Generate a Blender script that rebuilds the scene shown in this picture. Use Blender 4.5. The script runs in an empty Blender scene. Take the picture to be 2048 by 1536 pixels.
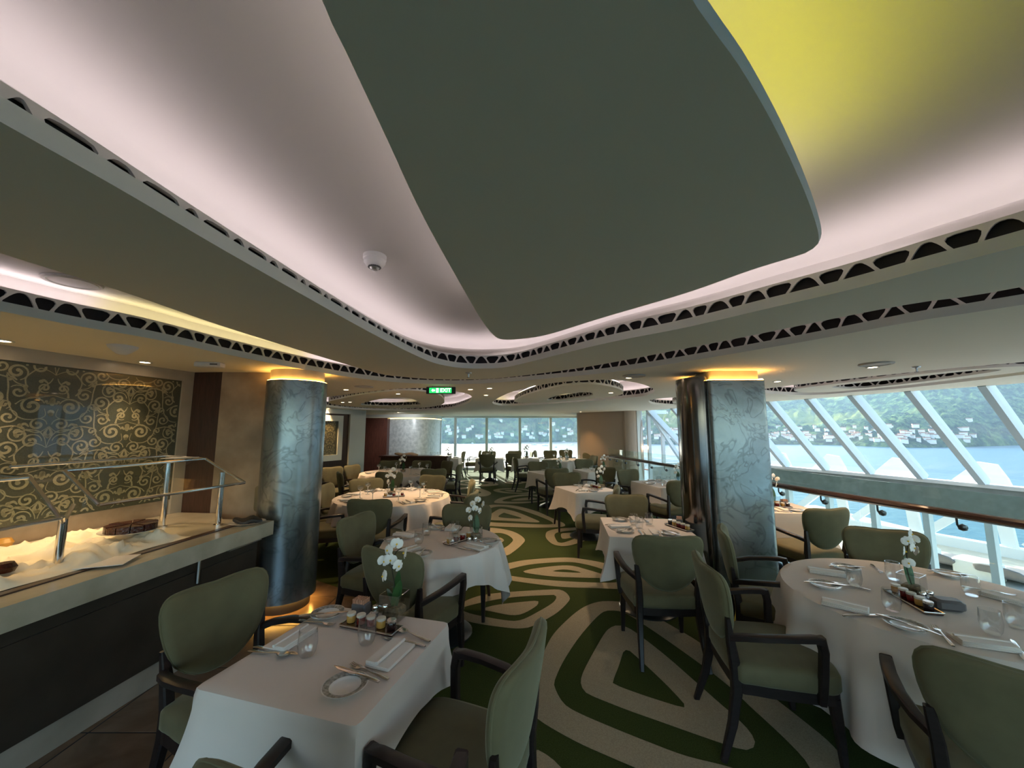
import bpy, bmesh, math, random
from mathutils import Vector, Matrix
from mathutils.geometry import tessellate_polygon
from mathutils import noise as mnoise
random.seed(7)
scene = bpy.context.scene
COL = scene.collection
PI = math.pi
# ------------------------------------------------------------------ camera, sky, sun, exposure
F = 770.0; PITCH = math.radians(6.8); H = 1.70
ST, CT = math.sin(PITCH), math.cos(PITCH)
cam_d = bpy.data.cameras.new('camera'); cam_d.sensor_width = 36; cam_d.lens = F/2048*36
cam_d.clip_start = 0.05; cam_d.clip_end = 20000
cam = bpy.data.objects.new('camera', cam_d); COL.objects.link(cam)
cam.location = (0, 0, H); cam.rotation_euler = (PI/2 + PITCH, 0, 0)
scene.camera = cam
scene.view_settings.view_transform = 'Standard'
scene.view_settings.look = 'None'
scene.view_settings.gamma = 1
scene.view_settings.use_curve_mapping = False
scene.view_settings.exposure = 0.80
scene.cycles.max_bounces = 10
scene.cycles.diffuse_bounces = 6
scene.cycles.transparent_max_bounces = 24
scene.cycles.sample_clamp_indirect = 4
scene.cycles.caustics_reflective = False
scene.cycles.caustics_refractive = False
world = bpy.data.worlds.new('world'); scene.world = world; world.use_nodes = True
wn = world.node_tree.nodes; wl = world.node_tree.links
wbg = wn['Background']; sky = wn.new('ShaderNodeTexSky')
sky.sky_type = 'NISHITA'; sky.sun_disc = False; sky.sun_elevation = math.radians(24); sky.sun_rotation = math.radians(-16)
sky.air_density = 1.0; sky.dust_density = 2.0; sky.altitude = 20
wl.new(sky.outputs[0], wbg.inputs[0]); wbg.inputs[1].default_value = SKY = 0.50
sun_d = bpy.data.lights.new('sun', 'SUN'); sun_d.energy = 10.0; sun_d.angle = math.radians(0.6); sun_d.color = (1, .96, .88)
sun = bpy.data.objects.new('sun', sun_d); COL.objects.link(sun)
sun.rotation_euler = Vector((0.22, -0.89, -0.37)).to_track_quat('-Z', 'Y').to_euler()

def area_lamp(loc, sx, sy, power, col, direction=(0, 0, -1)):
    d = bpy.data.lights.new('lamp', 'AREA'); d.shape = 'RECTANGLE'; d.size = sx; d.size_y = sy; d.energy = power; d.color = col
    o = bpy.data.objects.new('lamp', d); COL.objects.link(o); o.location = loc
    o.rotation_euler = Vector(direction).to_track_quat('-Z', 'Y').to_euler(); return o
def spot_lamp(loc, power, col, angle=100, blend=.8, size=.04, direction=(0, 0, -1)):
    d = bpy.data.lights.new('spot', 'SPOT'); d.energy = power; d.color = col; d.spot_size = math.radians(angle)
    d.spot_blend = blend; d.shadow_soft_size = size
    o = bpy.data.objects.new('spot', d); COL.objects.link(o); o.location = loc
    o.rotation_euler = Vector(direction).to_track_quat('-Z', 'Y').to_euler(); return o

# ------------------------------------------------------------------ helpers
def ray(u, v):
    a = (u-1024)/F; b = (768-v)/F
    return Vector((a, CT - b*ST, ST + b*CT))
def P(u, v, z):
    d = ray(u, v); t = (z-H)/d.z
    return Vector((d.x*t, d.y*t, z))
def PY(u, v, y):
    d = ray(u, v); t = y/d.y
    return Vector((d.x*t, y, H + d.z*t))
def PW(u, v, p0, n):
    d = ray(u, v); c = Vector((0, 0, H)); t = (p0-c).dot(n)/d.dot(n)
    return c + d*t
def V(*a): return Vector(a)

class MB:
    def __init__(s): s.v = []; s.f = []
    def add(s, vs, fs):
        n = len(s.v); s.v += [tuple(p) for p in vs]; s.f += [tuple(i+n for i in f) for f in fs]; return s
    def box(s, c, size, rz=0, M=None):
        x, y, z = size[0]/2, size[1]/2, size[2]/2
        vs = [Vector((i*x, j*y, k*z)) for k in (-1, 1) for j in (-1, 1) for i in (-1, 1)]
        R = M if M else Matrix.Rotation(rz, 3, 'Z')
        vs = [R @ p + Vector(c) for p in vs]
        return s.add(vs, [(0,2,3,1),(4,5,7,6),(0,1,5,4),(2,6,7,3),(0,4,6,2),(1,3,7,5)])
    def bbox(s, c, size, bev, rz=0):
        # box with chamfered vertical profile (three rings)
        x, y, z = size[0]/2, size[1]/2, size[2]/2; b = bev
        def ring(ix, zz):
            xx, yy = x-ix, y-ix
            return [(-xx+b,-yy,zz),(xx-b,-yy,zz),(xx,-yy+b,zz),(xx,yy-b,zz),(xx-b,yy,zz),(-xx+b,yy,zz),(-xx,yy-b,zz),(-xx,-yy+b,zz)]
        R = Matrix.Rotation(rz, 3, 'Z'); rs = [ring(b, -z), ring(0, -z+b), ring(0, z-b), ring(b, z)]
        vs = [R @ Vector(p) + Vector(c) for r in rs for p in r]; fs = []
        for k in range(3):
            for i in range(8): j = (i+1) % 8; fs.append((k*8+i, k*8+j, k*8+8+j, k*8+8+i))
        fs += [tuple(range(7, -1, -1)), tuple(range(24, 32))]
        return s.add(vs, fs)
    def beam(s, a, b, w, h, up=(0, 0, 1)):
        a = Vector(a); b = Vector(b); d = (b-a).normalized(); u = Vector(up)
        r = d.cross(u); r = r.normalized() if r.length > 1e-4 else Vector((1,0,0)); u = r.cross(d).normalized()
        vs = []
        for p in (a, b):
            for (i, j) in ((-1,-1),(1,-1),(1,1),(-1,1)): vs.append(p + r*(i*w/2) + u*(j*h/2))
        return s.add(vs, [(0,3,2,1),(4,5,6,7),(0,1,5,4),(1,2,6,5),(2,3,7,6),(3,0,4,7)])
    def tube(s, path, rad, n=8, cap=True, flat=1.0, up=None):
        path = [Vector(p) for p in path]; m = len(path)
        rads = rad if isinstance(rad, (list, tuple)) else [rad]*m
        vs = []; prev = None
        for i, p in enumerate(path):
            d = (path[min(i+1, m-1)] - path[max(i-1, 0)]).normalized()
            if prev is None:
                ref = Vector(up) if up else (Vector((0,0,1)) if abs(d.z) < .9 else Vector((0,1,0)))
            else: ref = prev
            x = ref.cross(d); x = x.normalized() if x.length > 1e-6 else Vector((1,0,0)); y = d.cross(x).normalized(); prev = y
            for k in range(n):
                an = 2*PI*(k+.5)/n
                vs.append(p + x*math.cos(an)*rads[i] + y*math.sin(an)*rads[i]*flat)
        fs = []
        for i in range(m-1):
            for k in range(n):
                j = (k+1) % n; fs.append((i*n+k, i*n+j, i*n+n+j, i*n+n+k))
        if cap: fs += [tuple(range(n-1, -1, -1)), tuple(range((m-1)*n, m*n))]
        return s.add(vs, fs)
    def lathe(s, prof, n=24, c=(0, 0, 0), sq=1.0, caps=True):
        vs = []; fs = []; c = Vector(c)
        for (r, z) in prof:
            for k in range(n):
                an = 2*PI*k/n; vs.append(c + Vector((r*math.cos(an), r*math.sin(an)*sq, z)))
        for i in range(len(prof)-1):
            for k in range(n):
                j = (k+1) % n; fs.append((i*n+k, i*n+j, i*n+n+j, i*n+n+k))
        if caps and prof[0][0] > 1e-5: fs.append(tuple(range(n-1, -1, -1)))
        if caps and prof[-1][0] > 1e-5: fs.append(tuple(range((len(prof)-1)*n, len(prof)*n)))
        return s.add(vs, fs)
    def slab(s, loops, z0, z1, side=True):
        # flat polygon with holes, extruded; loops are lists of 2d points, first is the outer
        L = [[Vector((p[0], p[1], 0)) for p in lp] for lp in loops]
        tri = tessellate_polygon(L); flat = [p for lp in L for p in lp]; n = len(flat)
        def tf(off, fl):
            r = []
            for t in tri:
                a, b, c = (flat[i] for i in t); up = (b-a).cross(c-a).z > 0
                r.append(tuple(i+off for i in (t if up != fl else t[::-1])))
            return r
        vs = [(p.x, p.y, z0) for p in flat]; fs = tf(0, True)
        if z1 != z0:
            vs += [(p.x, p.y, z1) for p in flat]; fs += tf(n, False)
            if side:
                o = 0
                for lp in L:
                    m = len(lp)
                    for i in range(m): j = (i+1) % m; fs.append((o+i, o+j, o+j+n, o+i+n))
                    o += m
        return s.add(vs, fs)
    def wall(s, pts, z0, z1, closed=True):
        vs = [(p[0], p[1], z0) for p in pts] + [(p[0], p[1], z1) for p in pts]; n = len(pts)
        return s.add(vs, [(i, (i+1) % n, (i+1) % n + n, i+n) for i in range(n if closed else n-1)])
    def pillow(s, outline, depth, mapf, rings=((1, .0), (.985, .45), (.94, .8), (.84, .97), (.55, 1.06), (.25, 1.1))):
        # outline: 2d convex-ish loop; depth half thickness; mapf(x, y, d) -> point
        n = len(outline); cx = sum(p[0] for p in outline)/n; cy = sum(p[1] for p in outline)/n
        seq = [(sc, -h) for sc, h in rings[::-1]] + [(sc, h) for sc, h in rings[1:]]
        vs = []; fs = []
        for sc, h in seq:
            for (x, y) in outline: vs.append(mapf(cx+(x-cx)*sc, cy+(y-cy)*sc, h*depth))
        for i in range(len(seq)-1):
            for k in range(n): j = (k+1) % n; fs.append((i*n+k, i*n+j, i*n+n+j, i*n+n+k))
        a = len(vs); vs.append(mapf(cx, cy, -1.11*depth)); vs.append(mapf(cx, cy, 1.11*depth)); e = (len(seq)-1)*n
        for k in range(n):
            j = (k+1) % n; fs.append((a, j, k)); fs.append((a+1, e+k, e+j))
        return s.add(vs, fs)
    def mesh(s, name, mat, smooth=True, angle=35, recalc=True):
        me = bpy.data.meshes.new(name); me.from_pydata(s.v, [], s.f)
        if recalc:
            bm = bmesh.new(); bm.from_mesh(me); bmesh.ops.recalc_face_normals(bm, faces=bm.faces); bm.to_mesh(me); bm.free()
        if smooth:
            me.polygons.foreach_set('use_smooth', [True]*len(me.polygons)); me.set_sharp_from_angle(angle=math.radians(angle))
        if isinstance(mat, (list, tuple)):
            for m in mat: me.materials.append(m)
        elif mat: me.materials.append(mat)
        me.update(); return me

def tag(o, label=None, cat=None, group=None, kind=None):
    if label: o['label'] = label
    if cat: o['category'] = cat
    if group: o['group'] = group
    if kind: o['kind'] = kind
    return o
def link(name, me, parent=None, loc=None, rz=None):
    o = bpy.data.objects.new(name, me); COL.objects.link(o)
    if parent: o.parent = parent
    if loc is not None: o.location = loc
    if rz is not None: o.rotation_euler = (0, 0, rz)
    return o
def obj(name, mb, mat, parent=None, smooth=True, angle=35, **k):
    return link(name, mb.mesh(name, mat, smooth, angle), parent, **k)
def empty(name, loc=(0, 0, 0), rz=0):
    o = bpy.data.objects.new(name, None); COL.objects.link(o); o.location = loc; o.rotation_euler = (0, 0, rz)
    o.empty_display_size = .1; return o
DEF = {}
def define(kind, parts): DEF[kind] = parts      # parts: (name, mesh[, subparts])
def place(kind, loc, rz=0, label=None, cat=None, group=None, tilt=0, name=None):
    parts = DEF[kind]; nm = name or kind
    if len(parts) == 1 and len(parts[0]) == 2 and parts[0][0] is None:
        o = link(nm, parts[0][1]); o.location = loc; o.rotation_euler = (tilt, 0, rz)
    else:
        o = empty(nm, loc, rz); o.rotation_euler = (tilt, 0, rz)
        for p in parts:
            c = link(p[0], p[1], o)
            if len(p) > 2:
                for q in p[2]: link(q[0], q[1], c)
    return tag(o, label, cat, group)
def crom(pts, per=8, closed=True):
    pts = [Vector(p) for p in pts]; n = len(pts); out = []
    rng = range(n) if closed else range(n-1)
    for i in rng:
        g = (lambda k: pts[k % n]) if closed else (lambda k: pts[max(0, min(n-1, k))])
        p0, p1, p2, p3 = g(i-1), g(i), g(i+1), g(i+2)
        for j in range(per):
            t = j/per
            out.append(.5*((2*p1) + (p2-p0)*t + (2*p0-5*p1+4*p2-p3)*t*t + (3*p1-p0-3*p2+p3)*t**3))
    if not closed: out.append(pts[-1])
    return out
def resample(pts, step, closed=True):
    pts = [Vector(p) for p in pts]; q = pts + ([pts[0]] if closed else [])
    L = [0]
    for i in range(len(q)-1): L.append(L[-1] + (q[i+1]-q[i]).length)
    n = max(4, round(L[-1]/step)); out = []; j = 0
    for k in range(n if closed else n+1):
        d = L[-1]*k/n
        while j < len(L)-2 and L[j+1] < d: j += 1
        s = L[j+1]-L[j]; t = (d-L[j])/s if s > 1e-9 else 0
        out.append(q[j].lerp(q[j+1], max(0, min(1, t))))
    return out
def area2(pts): return sum(pts[i][0]*pts[(i+1)%len(pts)][1]-pts[(i+1)%len(pts)][0]*pts[i][1] for i in range(len(pts)))/2
def ccw(pts): return pts if area2(pts) > 0 else pts[::-1]
def offset(pts, d, closed=True):
    # pts ccw: positive d grows the loop
    n = len(pts); out = []
    for i in range(n):
        a = pts[(i-1) % n] if closed or i > 0 else pts[i]; b = pts[(i+1) % n] if closed or i < n-1 else pts[i]
        t = (Vector((b[0]-a[0], b[1]-a[1], 0))).normalized()
        out.append(Vector((pts[i][0]+t.y*d, pts[i][1]-t.x*d, 0)))
    return out

# ------------------------------------------------------------------ materials
def new_mat(name):
    m = bpy.data.materials.new(name); m.use_nodes = True; return m, m.node_tree.nodes, m.node_tree.links, m.node_tree.nodes['Principled BSDF']
def pbr(name, col, rough=.5, metal=0, var=0, scale=20, bump=0, bscale=200, sheen=0, coat=0, spec=.5, detail=4, col2=None, stretch=None, bdist=.002, coatr=.05):
    m, n, l, b = new_mat(name)
    b.inputs['Roughness'].default_value = rough; b.inputs['Metallic'].default_value = metal
    b.inputs['Specular IOR Level'].default_value = spec
    if sheen: b.inputs['Sheen Weight'].default_value = sheen; b.inputs['Sheen Roughness'].default_value = .4; b.inputs['Sheen Tint'].default_value = (.8,.85,.65,1)
    if coat: b.inputs['Coat Weight'].default_value = coat; b.inputs['Coat Roughness'].default_value = coatr
    c = tuple(col)+(1,)
    b.inputs['Base Color'].default_value = c
    tc = None
    if var or bump or col2:
        tc = n.new('ShaderNodeTexCoord'); mp = n.new('ShaderNodeMapping'); l.new(tc.outputs['Object'], mp.inputs[0])
        if stretch: mp.inputs['Scale'].default_value = stretch
    if var or col2:
        t = n.new('ShaderNodeTexNoise'); t.inputs['Scale'].default_value = scale; t.inputs['Detail'].default_value = detail
        l.new(mp.outputs[0], t.inputs['Vector']); r = n.new('ShaderNodeValToRGB')
        r.color_ramp.elements[0].position = .3; r.color_ramp.elements[1].position = .7
        if col2: r.color_ramp.elements[0].color = c; r.color_ramp.elements[1].color = tuple(col2)+(1,)
        else:
            r.color_ramp.elements[0].color = tuple(x*(1-var) for x in col)+(1,); r.color_ramp.elements[1].color = tuple(min(1, x*(1+var)) for x in col)+(1,)
        l.new(t.outputs[0], r.inputs[0]); l.new(r.outputs[0], b.inputs['Base Color'])
    if bump:
        t2 = n.new('ShaderNodeTexNoise'); t2.inputs['Scale'].default_value = bscale; t2.inputs['Detail'].default_value = 2
        l.new(mp.outputs[0], t2.inputs['Vector']); bp = n.new('ShaderNodeBump'); bp.inputs['Strength'].default_value = bump; bp.inputs['Distance'].default_value = bdist
        l.new(t2.outputs[0], bp.inputs['Height']); l.new(bp.outputs[0], b.inputs['Normal'])
    return m
def emit(name, col, s):
    m, n, l, b = new_mat(name); b.inputs['Base Color'].default_value = tuple(col)+(1,)
    b.inputs['Emission Color'].default_value = tuple(col)+(1,); b.inputs['Emission Strength'].default_value = s; return m
def glass(name, tint=(.95,.98,.97), refl=1.0, rough=.01):
    m, n, l, b = new_mat(name); n.remove(b); out = n['Material Output']
    tr = n.new('ShaderNodeBsdfTransparent'); tr.inputs[0].default_value = tuple(tint)+(1,)
    gl = n.new('ShaderNodeBsdfGlossy'); gl.inputs['Roughness'].default_value = rough
    fr = n.new('ShaderNodeLayerWeight'); fr.inputs[0].default_value = .5; mx = n.new('ShaderNodeMixShader')
    pw = n.new('ShaderNodeMath'); pw.operation = 'POWER'; pw.inputs[1].default_value = 4; mu = n.new('ShaderNodeMath'); mu.operation = 'MULTIPLY_ADD'; mu.inputs[1].default_value = .55*refl; mu.inputs[2].default_value = .045*refl
    l.new(fr.outputs['Facing'], pw.inputs[0]); l.new(pw.outputs[0], mu.inputs[0]); l.new(mu.outputs[0], mx.inputs[0]); l.new(tr.outputs[0], mx.inputs[1]); l.new(gl.outputs[0], mx.inputs[2])
    l.new(mx.outputs[0], out.inputs[0]); return m
def swirl_metal(name, col, rough=.3):
    # brushed silver leaf: soft clouds and thin curled veins
    m, n, l, b = new_mat(name); b.inputs['Metallic'].default_value = .8; b.inputs['Roughness'].default_value = rough
    tc = n.new('ShaderNodeTexCoord'); nz = n.new('ShaderNodeTexNoise'); nz.inputs['Scale'].default_value = 3.0; nz.inputs['Detail'].default_value = 5; nz.inputs['Distortion'].default_value = .6
    l.new(tc.outputs['Object'], nz.inputs['Vector']); r = n.new('ShaderNodeValToRGB'); e = r.color_ramp.elements
    e[0].position = .30; e[0].color = tuple(x*.78 for x in col)+(1,); e[1].position = .70; e[1].color = tuple(min(1, x*1.22) for x in col)+(1,)
    l.new(nz.outputs[0], r.inputs[0])
    nv = n.new('ShaderNodeTexNoise'); nv.inputs['Scale'].default_value = 2.4; nv.inputs['Detail'].default_value = 2; nv.inputs['Distortion'].default_value = 3.0; l.new(tc.outputs['Object'], nv.inputs['Vector'])
    rv = n.new('ShaderNodeValToRGB'); e = rv.color_ramp.elements; e[0].position = .465; e[0].color = (1,1,1,1); e[1].position = .535; e[1].color = (1,1,1,1); x = e.new(.5); x.color = (.66,.66,.66,1)
    l.new(nv.outputs[0], rv.inputs[0]); mx = n.new('ShaderNodeMixRGB'); mx.blend_type = 'MULTIPLY'; mx.inputs[0].default_value = 1; l.new(r.outputs[0], mx.inputs[1]); l.new(rv.outputs[0], mx.inputs[2]); l.new(mx.outputs[0], b.inputs['Base Color'])
    bp = n.new('ShaderNodeBump'); bp.inputs['Strength'].default_value = .15; bp.inputs['Distance'].default_value = .01; l.new(nv.outputs[0], bp.inputs['Height']); l.new(bp.outputs[0], b.inputs['Normal'])
    return m
M = {}
M['soffit'] = pbr('soffit_paint', (.90,.84,.70), .75, spec=.2)
M['lip'] = pbr('lip_paint', (.68,.68,.62), .6, spec=.3)
M['upper'] = pbr('upper_ceiling_paint', (.62,.585,.565), .7, spec=.2)
M['lattice'] = pbr('lattice_paint', (.62,.60,.57), .5)
M['void'] = pbr('void_black', (.012,.010,.012), .8)  # flat black; behind the lattices it paints in the shade of the hollow
M['led'] = emit('led_lavender', (1, .87, .91), 4.9)
M['ledy'] = emit('led_yellow', (.97, .93, .0), 8.8); M['ledp'] = emit('led_pale_yellow', (1, .88, .45), 3.9)
M['olive'] = pbr('olive_velvet', (.118,.106,.054), .85, var=.12, scale=9, bump=.35, bscale=900, sheen=.35, bdist=.001)
M['wood'] = pbr('dark_stained_wood', (.016,.010,.010), .38, var=.35, scale=14, stretch=(1,1,6))
M['cloth'] = pbr('white_linen', (.74,.675,.625), .85, bump=.2, bscale=700, var=.03, scale=3, bdist=.001)
M['napkin'] = pbr('napkin_linen', (.78,.75,.71), .85, bump=.25, bscale=900, bdist=.001)
M['chrome'] = pbr('chrome', (.75,.74,.72), .12, 1)
M['silver'] = pbr('silver_cutlery', (.62,.58,.55), .18, 1)
M['steel'] = pbr('brushed_steel', (.5,.5,.5), .35, 1)
M['pedestal'] = pbr('pedestal_metal', (.10,.11,.12), .28, .9)
M['china'] = pbr('white_china', (.78,.77,.74), .12)
M['rim'] = pbr('grey_patterned_rim', (.30,.29,.26), .2, var=.5, scale=90, detail=2)
M['glassware'] = glass('clear_glassware', (.98,.985,.985), 1.8)
M['pane'] = glass('window_pane', (.93,.98,.97), .9)
M['rail_glass'] = glass('railing_glass', (.90,.97,.94), .8)
M['guard_glass'] = glass('sneeze_guard_glass', (.90,.93,.90), 1.0)
M['petal'] = pbr('orchid_petal', (.86,.86,.84), .5)
M['leaf'] = pbr('orchid_leaf', (.035,.10,.03), .35)
M['stem'] = pbr('orchid_stem', (.03,.025,.012), .5)
M['yellow'] = pbr('orchid_centre', (.85,.55,.03), .5)
M['pebble'] = pbr('vase_moss', (.22,.17,.10), .8, var=.5, scale=60)
M['tray'] = pbr('tray_lacquer', (.05,.015,.010), .2, coat=.5)
M['jam_red'] = pbr('jam_red', (.16,.012,.010), .15); M['jam_gold'] = pbr('jam_gold', (.55,.30,.07), .2); M['jam_dark'] = pbr('jam_dark', (.02,.008,.008), .15)
M['lid'] = pbr('lid_cream', (.66,.62,.52), .35)
M['packet'] = pbr('sugar_packets', (.52,.27,.17), .6, var=.3, scale=120)
M['caddy'] = pbr('grey_caddy', (.12,.115,.12), .5)
M['frame_white'] = pbr('window_frame_paint', (.60,.68,.72), .35)
M['white'] = pbr('white_plastic', (.78,.77,.78), .4)
M['stone'] = pbr('warm_travertine', (.25,.19,.13), .35, scale=3.2, detail=10, col2=(.46,.37,.27), bump=.05, bscale=10)
M['stone_trim'] = pbr('pale_marble_trim', (.34,.31,.25), .3, scale=3, detail=8, col2=(.50,.46,.38))
M['counter'] = pbr('counter_marble', (.36,.34,.26), .28, scale=5, detail=8, col2=(.52,.49,.40))
M['brownwood'] = pbr('brown_wood_panel', (.060,.030,.020), .35, var=.3, scale=10, stretch=(8,8,.6))
M['redwood'] = pbr('red_wood_panel', (.085,.028,.018), .3, var=.3, scale=8, stretch=(6,6,.6))
M['base'] = pbr('dark_counter_panel', (.042,.034,.026), .42, var=.2, scale=6)
M['silverleaf'] = swirl_metal('silver_leaf_metal', (.30,.345,.36), .26)
M['silverwall'] = pbr('silver_wall', (.40,.45,.46), .38, .1, scale=9, detail=8, col2=(.66,.70,.70))
M['taupe'] = pbr('taupe_plaster', (.44,.35,.275), .8, bump=.1, bscale=150)
M['pale'] = pbr('pale_plaster', (.66,.69,.65), .6)
M['damask'] = pbr('damask_green', (.055,.062,.040), .35, var=.25, scale=140, coat=1.0, coatr=.02, detail=2)
M['scroll'] = pbr('damask_scroll', (.30,.29,.19), .35, var=.2, scale=160, coat=1.0, coatr=.02, detail=2)
M['carpet'] = pbr('green_carpet', (.052,.072,.020), .95, var=.30, scale=160, bump=.4, bscale=400, spec=.1)
M['motif'] = pbr('cream_carpet', (.40,.345,.235), .95, var=.16, scale=160, bump=.4, bscale=400, spec=.1)
M['amber'] = emit('amber_light', (1,.50,.10), 15)
M['warm_led'] = emit('downlight_lens', (1,.72,.45), 12)
M['cake'] = pbr('chocolate_cake', (.045,.010,.006), .25, bump=.6, bscale=60, var=.4, scale=30, bdist=.006)
M['drape'] = pbr('cream_drape', (.80,.74,.60), .85)
M['black'] = pbr('black_plastic', (.02,.02,.022), .5)
M['green_sign'] = emit('exit_green', (.02,.55,.12), 1.0)
M['sign_white'] = emit('exit_white', (.9,1,.92), 1.3)
M['railwood'] = pbr('handrail_wood', (.05,.022,.016), .2, coat=.5)
M['apron'] = pbr('apron_grey', (.24,.27,.26), .6, var=.12, scale=8)
M['deckwhite'] = pbr('ship_white_paint', (.80,.80,.78), .4)
M['deckfloor'] = pbr('teak_deck', (.55,.50,.40), .7, var=.1, scale=5)
M['cushion'] = pbr('lounger_cushion', (.17,.16,.17), .8)
M['redrail'] = pbr('varnished_rail', (.42,.13,.06), .3)
def tile_mat():
    m, n, l, b = new_mat('floor_tile_stone'); tc = n.new('ShaderNodeTexCoord')
    nz = n.new('ShaderNodeTexNoise'); nz.inputs['Scale'].default_value = 3; nz.inputs['Detail'].default_value = 8; nz.inputs['Distortion'].default_value = 1
    l.new(tc.outputs['Object'], nz.inputs['Vector']); r = n.new('ShaderNodeValToRGB'); r.color_ramp.elements[0].color = (.13,.085,.055,1); r.color_ramp.elements[1].color = (.26,.18,.12,1)
    r.color_ramp.elements[0].position = .3; r.color_ramp.elements[1].position = .7
    l.new(nz.outputs[0], r.inputs[0]); l.new(r.outputs[0], b.inputs['Base Color']); b.inputs['Roughness'].default_value = .25; return m
M['tile'] = tile_mat()
# ------------------------------------------------------------------ ceiling
ZC = 2.30; ZL0 = ZC+.052; ZL1 = ZC+.155; ZU = ZC+.36; ZV = ZC+.25
def px(pts, z=ZC): return [P(u, v, z) for u, v in pts]
def flat(pts): return [(p[0], p[1], 0) for p in pts]
def loop(tr, extra=(), step=.09, z=ZC):
    pts = [Vector((p[0], p[1], 0)) for p in px(tr, z)] + [Vector((x, y, 0)) for x, y in extra]
    return ccw(resample(crom(pts, 10), step))
O1 = loop([(0,622),(156,652),(312,679),(469,712),(625,742),(714,756),(800,765),(870,768),(937,768),(1011,764),(1160,751),(1271,738),(1407,717),(1614,682),(1821,644),(2048,609)],
          [(3.6,.3),(3.9,-1.2),(3.0,-2.4),(0,-2.9),(-2.9,-2.4),(-3.3,-1.0),(-2.95,.6)], .06)
O2 = loop([(0,506),(250,585),(500,670),(750,745),(800,753),(859,758),(930,759),(1000,756),(1160,736),(1407,690),(1614,648),(1821,608),(2048,573)],
          [(2.6,.6),(2.85,-.4),(2.7,-1.4),(2.1,-2.0),(0,-2.3),(-1.8,-1.9),(-2.05,-.9),(-1.85,.3)])
O3 = loop([(0,243),(250,384),(500,530),(750,670),(850,719),(890,731),(925,736),(970,737),(1024,732),(1200,689),(1366,656),(1531,618),(1697,580),(1862,537),(2048,490)],
          [(2.15,.2),(2.1,-.7),(1.5,-1.3),(.3,-1.5),(-.8,-1.2),(-1.12,-.5),(-1.05,.15)], .06)
CP = loop([(645,0),(700,120),(775,280),(850,440),(925,575),(960,635),(985,668),(1005,679),(1050,677),(1100,668),(1200,637),(1366,588),(1500,541),(1600,510),(1625,498),(1637,485),(1634,455),(1610,385),(1560,275),(1490,150),(1430,65),(1385,0)],
          [(.16,.385),(.04,.29),(-.13,.27),(-.24,.36)], .035)
def lattice_cells(mb, pts, zlo, zhi, closed=True, pitch=.105, out=1, seed=1):
    # band pierced by rounded openings between struts that lean alternately left and right
    rnd = random.Random(seed); q = resample(pts, pitch, closed); n = len(q); n -= n % 2 if closed else 0
    if closed: q = resample(pts, sum((q[(k+1) % len(q)]-q[k]).length for k in range(len(q)))/n, True)[:n]
    cnt = n if closed else n-1; h = zhi-zlo; J = [rnd.uniform(-.13, .13) for _ in range(n)]; A = [rnd.uniform(.20, .42)*(1 if k % 2 else -1) for k in range(n)]
    def at_(x):
        k = math.floor(x); t = x-k; a = q[k % n]; b = q[(k+1) % n] if closed or k+1 < n else q[k % n]; return a.lerp(b, t), (b-a)
    for i in range(cnt):
        k = (i+1) % n; xb0, xt0, xb1, xt1 = i+J[i]+A[i], i+J[i]-A[i], i+1+J[k]+A[k], i+1+J[k]-A[k]
        if not closed: xb0 = max(0, xb0); xt0 = max(0, xt0); xb1 = min(n-1, xb1); xt1 = min(n-1, xt1)
        def W(p, o):
            x = (xb0+(xb1-xb0)*p[0])*(1-p[1]) + (xt0+(xt1-xt0)*p[0])*p[1]; c, t = at_(x); nr = Vector((t.y, -t.x, 0)); nr = nr.normalized()*o*out if nr.length > 0 else nr
            return (c.x+nr.x, c.y+nr.y, zlo+h*p[1])
        wb = xb1-xb0; wt = xt1-xt0; mb_ = .05/max(.25, wb); mt = .05/max(.25, wt); lo, hi = .07, .90
        pts4 = [(mb_, lo), (1-mb_, lo), (1-mt, hi), (mt, hi)]
        def chop(P4, rounds=2):
            for _ in range(rounds):
                r = []
                for a_ in range(len(P4)):
                    p0, p1 = P4[a_], P4[(a_+1) % len(P4)]; r += [(p0[0]*.78+p1[0]*.22, p0[1]*.78+p1[1]*.22), (p0[0]*.22+p1[0]*.78, p0[1]*.22+p1[1]*.78)]
                P4 = r
            return P4
        hole = chop(pts4); m = len(hole); rect = []
        for p in hole:
            dx, dy = p[0]-.5, p[1]-.5; kk = .5/max(abs(dx), abs(dy), 1e-6); rect.append((.5+dx*kk, .5+dy*kk))
        for cr in ((0,0),(1,0),(1,1),(0,1)):
            jj = min(range(m), key=lambda z_: (rect[z_][0]-cr[0])**2+(rect[z_][1]-cr[1])**2); rect[jj] = cr
        vs = [W(p, 0) for p in rect] + [W(p, 0) for p in hole] + [W(p, .010) for p in hole]; fs = []
        for jj in range(m):
            kk = (jj+1) % m; fs += [(jj, kk, m+kk, m+jj), (m+jj, m+kk, 2*m+kk, 2*m+jj)]
        mb.add(vs, fs)
def ceil_obj(name, mb, mat, parent, **k): return obj(name, mb, mat, parent, **k)
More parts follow.
